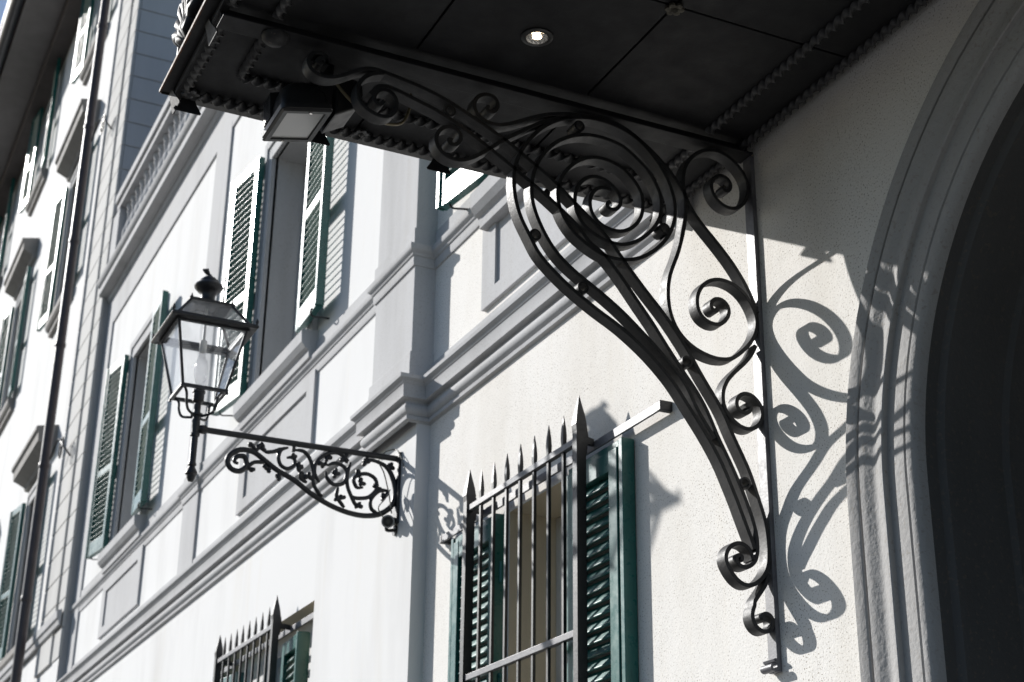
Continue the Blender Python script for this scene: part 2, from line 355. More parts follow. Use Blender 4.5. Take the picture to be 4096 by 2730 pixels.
# balustrade
bal = MB(); bal.box(-17.2, 3.0, YL-0.10, YL+0.12, 10.24, 10.33); bal.box(-17.2, 3.0, YL-0.13, YL+0.15, 10.33, 10.44)
for px in (-17.25, -12.4, -7.7, -3.0): bal.box(px-0.22, px+0.22, YL-0.095, YL+0.115, 9.606, 10.238)
bal = bal.build('balustrade', 'grey', house, bevel=0.006)
bmesh_ = MB(); bmesh_.lathe([(0.055, 0), (0.055, 0.04), (0.035, 0.06), (0.045, 0.10), (0.075, 0.20), (0.07, 0.27), (0.04, 0.36), (0.028, 0.44), (0.034, 0.50), (0.045, 0.53), (0.034, 0.55), (0.055, 0.58), (0.055, 0.632)], seg=12)
bo = bmesh_.build('baluster', 'grey', bal, smooth=40); bo.location = (-16.9, YL+0.01, 9.606)
xb_ = -16.68
while xb_ < -8.1:
    if abs(xb_+12.4) > 0.30 and abs(xb_+7.7) > 0.3: part('baluster', bo.data, bal, (xb_, YL+0.01, 9.606))
    xb_ += 0.222
# set-back attic behind the terrace
MB().box(-17.3, 3.0, 2.6, 2.9, 9.38, 13.2).build('attic_wall', 'course', house)

def surround(o_, y, parent, wd=0.21):
    a, b, c, d = o_; mb = MB()
    for k, (e0, e1, th) in enumerate(((0.0, 0.075, 0.034), (0.075, 0.135, 0.024), (0.135, wd, 0.040))):
        mb.box(a-e1, a-e0, y-th, y+0.02, c, d+e1); mb.box(b+e0, b+e1, y-th, y+0.02, c, d+e1); mb.box(a-e0, b+e0, y-th, y+0.02, d+e0, d+e1)
    return mb.build('window_surround', 'grey', parent, bevel=0.004)
def casement(o_, y, parent, depth=0.24, mull=True, sill=True):
    a, b, c, d = o_; yy = y+depth; mb = MB(); f = 0.055
    mb.box(a, a+f, yy, yy+0.06, c, d); mb.box(b-f, b, yy, yy+0.06, c, d); mb.box(a+f, b-f, yy, yy+0.06, d-f, d); mb.box(a+f, b-f, yy, yy+0.06, c, c+f)
    mx = (a+b)/2
    for u, v in ((a+f, mx-0.004), (mx+0.004, b-f)):
        g = 0.05; y0 = yy-0.012
        mb.box(u, u+g, y0, yy+0.045, c+f, d-f); mb.box(v-g, v, y0, yy+0.045, c+f, d-f); mb.box(u+g, v-g, y0, yy+0.045, d-f-g, d-f); mb.box(u+g, v-g, y0, yy+0.045, c+f, c+f+g)
    o = mb.build('window', 'frame', parent, bevel=0.004)
    for u, v in ((a+f+0.05, mx-0.054), (mx+0.054, b-f-0.05)):
        MB().box(u-0.004, v+0.004, yy+0.012, yy+0.020, c+f+0.046, d-f-0.046).build('pane', 'pane', o)
    MB().box(a-0.02, b+0.02, yy+0.5, yy+0.52, c-0.05, d+0.05).build('curtain', 'cream', o)
    return o
def sill_block(a, b, y, z, parent, mat='grey'):
    mb = MB(); mb.prism([(y+0.02, z-0.215), (y-0.055, z-0.205), (y-0.06, z-0.15), (y-0.085, z-0.135), (y-0.11, z-0.10), (y-0.115, z-0.02), (y-0.105, z-0.01), (y+0.02, z+0.0)], a, 0, b)
    return mb.build('window_sill', mat, parent, bevel=0.003)
def apron(a, b, y, z0, z1, parent):
    mb = MB(); e = 0.16
    mb.box(a, a+e, y-0.022, y+0.01, z0, z1); mb.box(b-e, b, y-0.022, y+0.01, z0, z1); mb.box(a+e, b-e, y-0.022, y+0.01, z0, z0+0.085); mb.box(a+e, b-e, y-0.022, y+0.01, z1-0.10, z1)
    mb.box(a+e, b-e, y-0.006, y+0.01, z0+0.085, z1-0.10)
    return mb.build('apron_panel', 'grey', parent)

# ---- louvred shutters
_slat = {}
def slat_mesh(L, dep, th, ang):
    k = (round(L, 3), dep, th, ang)
    if k in _slat: return _slat[k]
    c, s_ = math.cos(ang), math.sin(ang); pts = []
    for i in range(9):                                   # rounded front nose
        a = math.pi/2 + math.pi*i/8
        pts.append((-dep/2 + th/2*math.cos(a), th/2*math.sin(a)))
    pts += [(dep/2, -th/2), (dep/2, th/2)]
    poly = [(u*c - v*s_, u*s_ + v*c) for u, v in pts]    # local y (outward is -), z ; front edge lower
    mb = MB(); mb.prism(poly, 0.0, 0, L)
    me = bpy.data.meshes.new('slat'); me.from_pydata(mb.v, [], mb.f); me.materials.append(M['slat']); me.shade_smooth(); me.set_sharp_from_angle(angle=R(40))
    bm = bmesh.new(); bm.from_mesh(me); bmesh.ops.recalc_face_normals(bm, faces=bm.faces); bm.to_mesh(me); bm.free()
    _slat[k] = me; return me
def leaf(parent, hinge, z0, z1, wd, side, theta, pitch=0.055, t=0.045, stile=0.062, single=True, mid=True, label=None, mat='green', dep=0.052, tilt=-46, rim=False):
    """side +1: leaf runs to +x from the hinge, -1: to -x; theta: how far its free edge swings out from the wall"""
    mb = MB(); h = z1-z0; s = side
    rails = [(0.0, 0.15), (h-0.085, h)]
    if mid: rails.insert(1, (h*0.42-0.035, h*0.42+0.035))
    mb.box(0, s*stile, -t, 0, 0, h); mb.box(s*(wd-stile), s*wd, -t, 0, 0, h)
    for a, b in rails: mb.box(s*stile, s*(wd-stile), -t+0.003, -0.003, a, b)
    # bead along the free stile, or a rebated outer rim, and hinges
    if rim: mb.box(s*(wd+0.010), s*(wd+0.040), -t+0.004, 0, 0, h+0.03); mb.box(s*wd, s*(wd+0.010), -t+0.024, 0, 0, h+0.03); mb.box(0, s*wd, -t+0.010, 0, h, h+0.03)
    else: mb.box(s*(wd-0.020), s*(wd+0.012), -t-0.010, -0.012, 0, h)
    for zz_ in (0.22, h*0.5, h-0.25): mb.lathe([(0.011, -0.05), (0.011, 0.05)], (-s*0.006, -t*0.4, zz_), 8)
    f = mb.build('shutter', mat, parent, bevel=0.003)
    f.location = (hinge[0], hinge[1], z0); f.rotation_euler = (0, 0, -s*theta)
    if label: f['label'] = label
    L = wd-2*stile+0.006
    me = slat_mesh(L, dep, 0.011 if tilt > 0 else 0.0075, R(tilt))
    pos = []
    for k in range(len(rails)-1):
        lo, hi = rails[k][1], rails[k+1][0]; n = max(1, int((hi-lo)/pitch))
        st = (hi-lo)/n
        pos += [lo+st*(i+0.5) for i in range(n)]
    x0_ = min(s*stile, s*(wd-stile))-0.003
    if single:
        for z_ in pos: part('slat', me, f, (x0_, -t/2, z_))
    else:
        V, F = [], []
        for z_ in pos:
            n0 = len(V); V += [(v.co.x+x0_, v.co.y-t/2, v.co.z+z_) for v in me.vertices]; F += [tuple(n0+i for i in p.vertices) for p in me.polygons]
        m2 = bpy.data.meshes.new('slats'); m2.from_pydata(V, [], F); m2.materials.append(M['slat'])
        so_ = part('slats', m2, f); so_['kind'] = 'stuff'
    return f
def hook(parent, x, y, z, s=1.0):
    mb = MB(); P = catmull([(x, y, z), (x+0.005*s, y-0.06, z-0.005), (x+0.01*s, y-0.115, z-0.01), (x+0.012*s, y-0.135, z+0.015), (x+0.012*s, y-0.125, z+0.045)], 5)
    mb.tube(P, 0.006, 6); return mb.build('shutter_hook', 'cast', parent, smooth=60)

# first-floor windows of the house
for o_, y, tL, tR in ((WA, YL, 7, 2.5), (WB, YL, 7, 2.5), ((-6.36, -5.42, 5.50, 7.50), 0.0, 7, 2.5)):
    reveal('window_reveal', o_, y, 0.24, 'grey', house); surround(o_, y, house); casement(o_, y, house)
    a, b, c, d = o_; cx = (a+b)/2
    sill_block(cx-0.80, cx+0.82, y-0.004, c-0.004, house); apron(cx-0.84, cx+0.86, y, 4.85, 5.40, house)
    leaf(house, (a-0.13, y-0.052), c+0.03, d+0.06, 0.52, -1, R(tL), t=0.052); leaf(house, (b+0.06, y-0.056), c+0.03, d+0.06, 0.51, 1, R(tR), t=0.052)
    hook(house, a-0.55, y, c+0.02, -1); hook(house, b+0.45, y, c+0.0, 1)
# ground-floor window beside the portal
RW = (-6.40, -5.73, 2.1, 3.70)
reveal('window_reveal', RW, 0.0, 0.30, 'cream', house); casement(RW, 0.0, house, 0.24)
leaf(house, (-5.70, -0.003), 2.14, 3.665, 0.440, 1, 0.0, rim=True, pitch=0.0500, t=0.062, stile=0.070, mid=False, dep=0.050, tilt=56, label='green louvred shutter folded back right of the barred window')
leaf(house, (-6.43, -0.003), 2.14, 3.665, 0.480, -1, 0.0, rim=True, pitch=0.0500, t=0.062, stile=0.060, mid=False, dep=0.050, tilt=56, label='green louvred shutter folded back left of the barred window')
# ground-floor window in the deep opening of the left part
reveal('window_reveal', GH, YL, 0.17, 'cream', house)
mb = MB(); mb.quad((-11.15, YL+0.168, 1.9), (-10.55, YL+0.168, 1.9), (-10.55, YL+0.168, 3.82), (-11.15, YL+0.168, 3.82)); mb.quad((-9.60, YL+0.168, 1.9), (-9.0, YL+0.168, 1.9), (-9.0, YL+0.168, 3.82), (-9.60, YL+0.168, 3.82)); mb.quad((-10.55, YL+0.168, 3.7), (-9.60, YL+0.168, 3.7), (-9.60, YL+0.168, 3.82), (-10.55, YL+0.168, 3.82))
mb.build('recess_back', 'white', house)
casement((-10.55, -9.60, 1.9, 3.70), YL+0.168, house, 0.10)
leaf(house, (-9.58, YL+0.07), 1.95, 3.66, 0.42, 1, R(4.0), pitch=0.0500, t=0.075, mid=False, dep=0.05, tilt=56); leaf(house, (-10.60, YL+0.07), 1.95, 3.66, 0.44, -1, R(4.0), pitch=0.0500, t=0.075, mid=False, dep=0.05, tilt=56)

# ================================================================== taller house at the left
YQ = -0.18
tall = thing('corner_house', 'tall white house at far left with quoined corner, deep dark eaves and green shutters', 'house')
kx = lambda x: x*1.00714
kz = lambda z: 1.6+(z-1.6)*1.00714
XC = -17.42
ops = []
for cx in (-20.45, -25.25, -30.05, -34.85, -39.65):
    for z0, z1 in ((5.56, 7.62), (10.32, 12.40), (14.45, 16.35)):
        ops.append((kx(cx-0.55), kx(cx+0.55), kz(z0), kz(z1)))
wall_mesh(-60, XC, 0, 16.68, YQ, ops).build('wall', 'white', tall)
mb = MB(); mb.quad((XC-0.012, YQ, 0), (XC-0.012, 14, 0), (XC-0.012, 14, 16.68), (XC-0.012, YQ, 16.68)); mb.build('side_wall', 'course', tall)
# quoins on the front, stone courses on the side
z = 4.95; k = 0
while z < 16.5:
    MB().box(-18.80, -17.86, YQ-0.030, YQ+0.02, z+0.007, z+0.326).build('quoin_block', 'stone', tall, bevel=0.006)
    MB().box(-17.80, XC+0.010, YQ-0.012, YQ+0.02, z+0.007, z+0.326).build('quoin_block', 'stone', tall, bevel=0.006)
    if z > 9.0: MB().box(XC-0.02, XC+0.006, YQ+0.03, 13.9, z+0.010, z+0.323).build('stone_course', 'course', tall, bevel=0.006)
    z += 0.333
pr = [(0.0, 5.30), (0.02, 5.31), (0.03, 5.36), (0.05, 5.38), (0.055, 5.46), (0.0, 5.48)]
sweep([(XC+0.01, YQ-0.03), (-60, YQ-0.03)], pr).build('sill_band', 'grey', tall, smooth=30)
for o_ in ops:
    a, b, c, d = o_
    if a < -36 and c < 10: continue
    reveal('window_reveal', o_, YQ, 0.22, 'grey', tall)
    if c < 14:
        mb = MB(); mb.prism([(YQ+0.01, d+0.28), (YQ-0.06, d+0.29), (YQ-0.08, d+0.34), (YQ-0.20, d+0.40), (YQ-0.23, d+0.41), (YQ-0.24, d+0.52), (YQ-0.27, d+0.55), (YQ-0.27, d+0.60), (YQ+0.01, d+0.66)], a-0.42, 0, b+0.42)
        mb.build('window_hood', 'hood', tall)
        surround(o_, YQ, tall, 0.20)
    mb = MB(); f = 0.06; yy = YQ+0.2
    mb.box(a, a+f, yy, yy+0.05, c, d); mb.box(b-f, b, yy, yy+0.05, c, d); mb.box(a+f, b-f, yy, yy+0.05, d-f, d); mb.box(a+f, b-f, yy, yy+0.05, c, c+f); mb.box((a+b)/2-f, (a+b)/2+f, yy, yy+0.05, c+f, d-f)
    wo = mb.build('window', 'frame', tall)
    for u, v in ((a+f, (a+b)/2-f), ((a+b)/2+f, b-f)): MB().box(u-0.003, v+0.003, yy+0.02, yy+0.03, c+f-0.003, d-f+0.003).build('pane', 'pane', wo)
    sill_block(a-0.22, b+0.22, YQ, c-0.004, tall, 'hood')
    leaf(tall, (a-0.13, YQ-0.052), c+0.03, d+0.05, 0.52, -1, R(7), single=False, pitch=0.058, t=0.052); leaf(tall, (b+0.06, YQ-0.056), c+0.03, d+0.05, 0.51, 1, R(2.5), single=False, pitch=0.058, t=0.052)
# eaves, gutter, roof
ev = MB(); ev.box(-60, XC+0.25, YQ-0.30, YQ+0.02, 16.56, 16.90); ev.build('eave_moulding', 'eave', tall, bevel=0.03)
MB().box(-60, XC+0.5, YQ-0.90, YQ-0.30, 16.72, 16.80).build('eave_soffit', 'eave_lt', tall)
g = MB(); rows = []
for x in (-60, XC+0.6): rows.append([(x, YQ-1.02+0.11*math.cos(R(a_)), 16.80+0.13*math.sin(R(a_))) for a_ in range(-180, 1, 15)])
g.grid(rows); g.build('gutter', 'gutter', tall, smooth=60)
MB().tube([(-60, YQ-1.13, 16.80), (XC+0.6, YQ-1.13, 16.80)], 0.022, 8).build('gutter_lip', 'gutter_lt', tall, smooth=60)
mb = MB(); mb.quad((-60, YQ-1.0, 16.86), (XC+0.5, YQ-1.0, 16.86), (XC+0.5, 7, 19.2), (-60, 7, 19.2)); mb.build('roof', 'tile', tall)
# downpipe with brackets
P = [(kx(-18.86), YQ-0.20, z_) for z_ in (0.2, 5, 9, 13, 16.7)]
dp = MB(); dp.tube(P, 0.060, 14); dp = dp.build('downpipe', 'pipe', tall, smooth=60)
for z_ in (5.9, 7.55, 9.15, 10.6, 12.3, 13.9, 15.4):
    MB().lathe([(0.066, -0.03), (0.070, -0.02), (0.070, 0.02), (0.066, 0.03)], (P[0][0], P[0][1], z_), 14).build('pipe_collar', 'pipe', dp, smooth=40)
for zc in (7.55, 11.95):
    mb = MB(); pts = []
    for i in range(40):
        a_ = R(i*16); rr = 0.16*(1-i/46); pts.append((-18.25+rr*math.cos(a_)*0.9, YQ-0.12-0.02, zc+rr*math.sin(a_)))
    mb.tube(pts, 0.011, 6); mb.tube(catmull([(-18.07, YQ-0.05, zc-0.12), (-18.1, YQ-0.14, zc), (-18.4, YQ-0.16, zc+0.16), (-18.75, YQ-0.18, zc+0.02)], 6), 0.011, 6)
    mb.build('iron_scroll', 'cast', tall, smooth=60)


# ================================================================== entrance canopy with its scrolled bracket
can = thing('entrance_canopy', 'black wrought iron canopy over the portal, carried by a large scrolled bracket', 'canopy')
ZS = 4.574
XL_, XR_ = -4.925, 0.9
xj = [-4.925, -4.375, -4.265, -3.65, -3.01, -2.37, -1.73, -1.09, -0.45, 0.9]
yj = [-2.045, -1.378, -0.723, -0.012]
for i in range(len(xj)-1):
    if i == 1: continue
    for j in range(3):
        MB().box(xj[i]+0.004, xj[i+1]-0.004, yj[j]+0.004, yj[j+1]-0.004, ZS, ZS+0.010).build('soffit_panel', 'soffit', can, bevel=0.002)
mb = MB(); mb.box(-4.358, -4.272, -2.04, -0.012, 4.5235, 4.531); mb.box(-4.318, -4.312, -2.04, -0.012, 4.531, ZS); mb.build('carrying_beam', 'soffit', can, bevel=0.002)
# edge angle, projecting top sheet with rusty rim
mb = MB(); mb.box(XL_-0.005, XL_+0.032, -2.04, -0.004, 4.564, 4.570); mb.box(XL_-0.005, XL_+0.001, -2.04, -0.004, 4.570, 4.5865); mb.build('edge_angle', 'edge', can, bevel=0.0015)
mb = MB(); mb.box(XL_+0.02, XR_, -2.050, -2.042, 4.558, 4.586); mb.box(XL_+0.02, XR_, -2.042, -2.02, 4.558, 4.564); mb.build('edge_angle', 'soffit', can, bevel=0.002)
MB().box(XL_-0.006, XR_, -2.088, -0.003, 4.587, 4.593).build('top_sheet', 'soffit', can)
MB().box(XL_-0.012, XR_, -2.095, -2.0885, 4.582, 4.598).build('top_sheet_rim', 'rust', can, bevel=0.002)
MB().box(XL_-0.014, XL_-0.0065, -2.088, -0.003, 4.582, 4.598).build('top_sheet_rim', 'soffit', can, bevel=0.002)
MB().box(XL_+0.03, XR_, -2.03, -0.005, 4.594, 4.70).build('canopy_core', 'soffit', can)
# twisted rope mouldings
def rope(p0, p1, hw=0.0190, ht=0.0080, pitch=0.088):
    p0, p1 = Vector(p0), Vector(p1); d = p1-p0; L = d.length; d.normalize()
    side = d.cross(Vector((0, 0, 1))).normalized(); up = Vector((0, 0, 1))
    n = int(L/0.0055); rows = []
    for i in range(n+1):
        s = L*i/n; a = 2*math.pi*s/pitch; c = p0+d*s
        row = []
        for (u, v) in ((-hw, -ht*0.5), (-hw*0.5, -ht), (hw*0.5, -ht), (hw, -ht*0.5), (hw, ht*0.5), (hw*0.5, ht), (-hw*0.5, ht), (-hw, ht*0.5)):
            row.append(c + side*(u*math.cos(a)-v*math.sin(a)) + up*(u*math.sin(a)+v*math.cos(a)))
        rows.append(row)
    mb = MB(); mb.grid(rows, closed_v=True, caps=True)
    return mb.build('rope_moulding', 'rope', can, smooth=60)
zr = ZS-0.013
rope((-4.856, -2.00, zr-0.004), (-4.856, -0.03, zr-0.004)); rope((-4.668, -1.868, zr), (-4.668, -0.20, zr))
rope((-4.84, -2.018, zr), (-4.37, -2.012, zr)); rope((-4.26, -2.018, zr), (XR_, -2.018, zr))
rope((-4.668, -1.868, zr), (-4.38, -1.868, zr)); rope((-4.262, -1.864, zr), (XR_, -1.864, zr))
rope((-4.262, -0.209, zr), (XR_, -0.209, zr)); rope((-4.90, -0.036, zr), (XR_, -0.036, zr)); rope((-4.668, -0.20, zr), (-4.38, -0.20, zr))
# rosettes
def rosette(x, y, z, r, mat):
    mb = MB()
    for k in range(6):
        a = R(60*k+12); mb.lathe([(0.002, -0.010), (r*0.34, -0.008), (r*0.36, 0.0), (0.004, 0.008)], (x+r*0.62*math.cos(a), y+r*0.62*math.sin(a), z-0.004), 8)
    mb.lathe([(0.002, -0.022), (r*0.30, -0.016), (r*0.34, 0.0), (0.004, 0.004)], (x, y, z-0.002), 10)
    return mb.build('rosette', mat, can, smooth=60)
rosette(-3.65, -0.723, ZS-0.004, 0.034, 'flower'); rosette(-4.835, -1.36, ZS-0.012, 0.030, 'rope'); rosette(-4.845, -2.0, ZS-0.014, 0.034, 'rope')
MB().lathe([(0.002, -0.030), (0.030, -0.026), (0.044, -0.012), (0.046, 0.0)], (-4.315, -1.853, 4.522), 14).build('beam_boss', 'iron', can, smooth=50)
# pendants along the edges
def pendant(c, ux, tilt):
    c, ux = Vector(c), Vector(ux); nrm = Vector((0, 0, 1)).cross(ux)
    mb = MB(); pts = [(-0.022, 0.006), (0.022, 0.006), (0.030, -0.018), (0.050, -0.052), (0.046, -0.058), (-0.046, -0.058), (-0.050, -0.052), (-0.030, -0.018)]
    n = len(pts); rows = []
    for off in (-0.0022, 0.0022): rows.append([c+ux*u+Vector((0, 0, 1))*(v*math.cos(tilt))+nrm*(v*math.sin(tilt)+off) for u, v in pts])
    mb.grid(rows, closed_v=True, caps=True); return mb.build('pendant', 'dull', can)
for y in (-1.995, -1.508, -1.021, -0.534, -0.047): pendant((-4.902, y, 4.566), (0, 1, 0), R(4))
for k in range(11): pendant((-4.905+0.487*k, -2.056, 4.572), (1, 0, 0), R(-24))
# cresting above the front edge
def ring_pts(c, ax, r0, r1, a0, a1, n):
    out = []
    for i in range(n+1):
        t = i/n; a = a0+(a1-a0)*t; r = r0+(r1-r0)*t; out.append(Vector(c)+Vector(ax)*(r*math.cos(a))+Vector((0, 0, 1))*(r*math.sin(a)))
    return out
for k in range(9):
    bx = -4.905+0.487*k
    mb = MB(); mb.box(bx-0.006, bx+0.006, -2.052, -2.034, 4.593, 4.93); mb.box(bx-0.012, bx+0.012, -2.056, -2.030, 4.593, 4.612)
    mb.tube([(bx, -2.043, 4.92), (bx-0.004, -2.043, 4.96), (bx+0.004, -2.043, 5.00), (bx, -2.043, 5.08)], [0.006, 0.008, 0.006, 0.002], 6)
    cp = mb.build('cresting_post', 'dull', can)
    mb = MB()
    for sgn, zz_, rr in ((-1, 4.945, 0.026), (1, 4.965, 0.022)):
        P = [Vector((bx, -2.043, 4.86)), Vector((bx+sgn*0.004, -2.047, 4.90))] + ring_pts((bx+sgn*0.032, -2.05, zz_), (-sgn, 0, 0), rr, rr*0.45, R(-10), R(290), 14)
        mb.tube(P, 0.0075, 6)
    mb.build('curl', 'dull', cp, smooth=60)
    mb = MB()
    for i in range(7):
        a = R(20+23*i); c = Vector((bx+0.21, -2.043, 4.70)); L = 0.20
        pts = [c+Vector((math.cos(a)*L*t_, -0.03*math.sin(math.pi*t_), math.sin(a)*L*t_*0.95)) for t_ in (0.08, 0.3, 0.55, 0.8, 1.0)]
        mb.tube(pts, [0.012, 0.020, 0.026, 0.024, 0.006], 8)
    for i in range(5):
        a = R(30+30*i); c = Vector((bx+0.21, -2.055, 4.67))
        mb.tube([c+Vector((math.cos(a)*0.11*t_, -0.02*math.sin(math.pi*t_), math.sin(a)*0.11*t_)) for t_ in (0.05, 0.4, 0.75, 1.0)], [0.012, 0.022, 0.022, 0.005], 8)
    mb.build('palmette', 'dull', can, smooth=60)

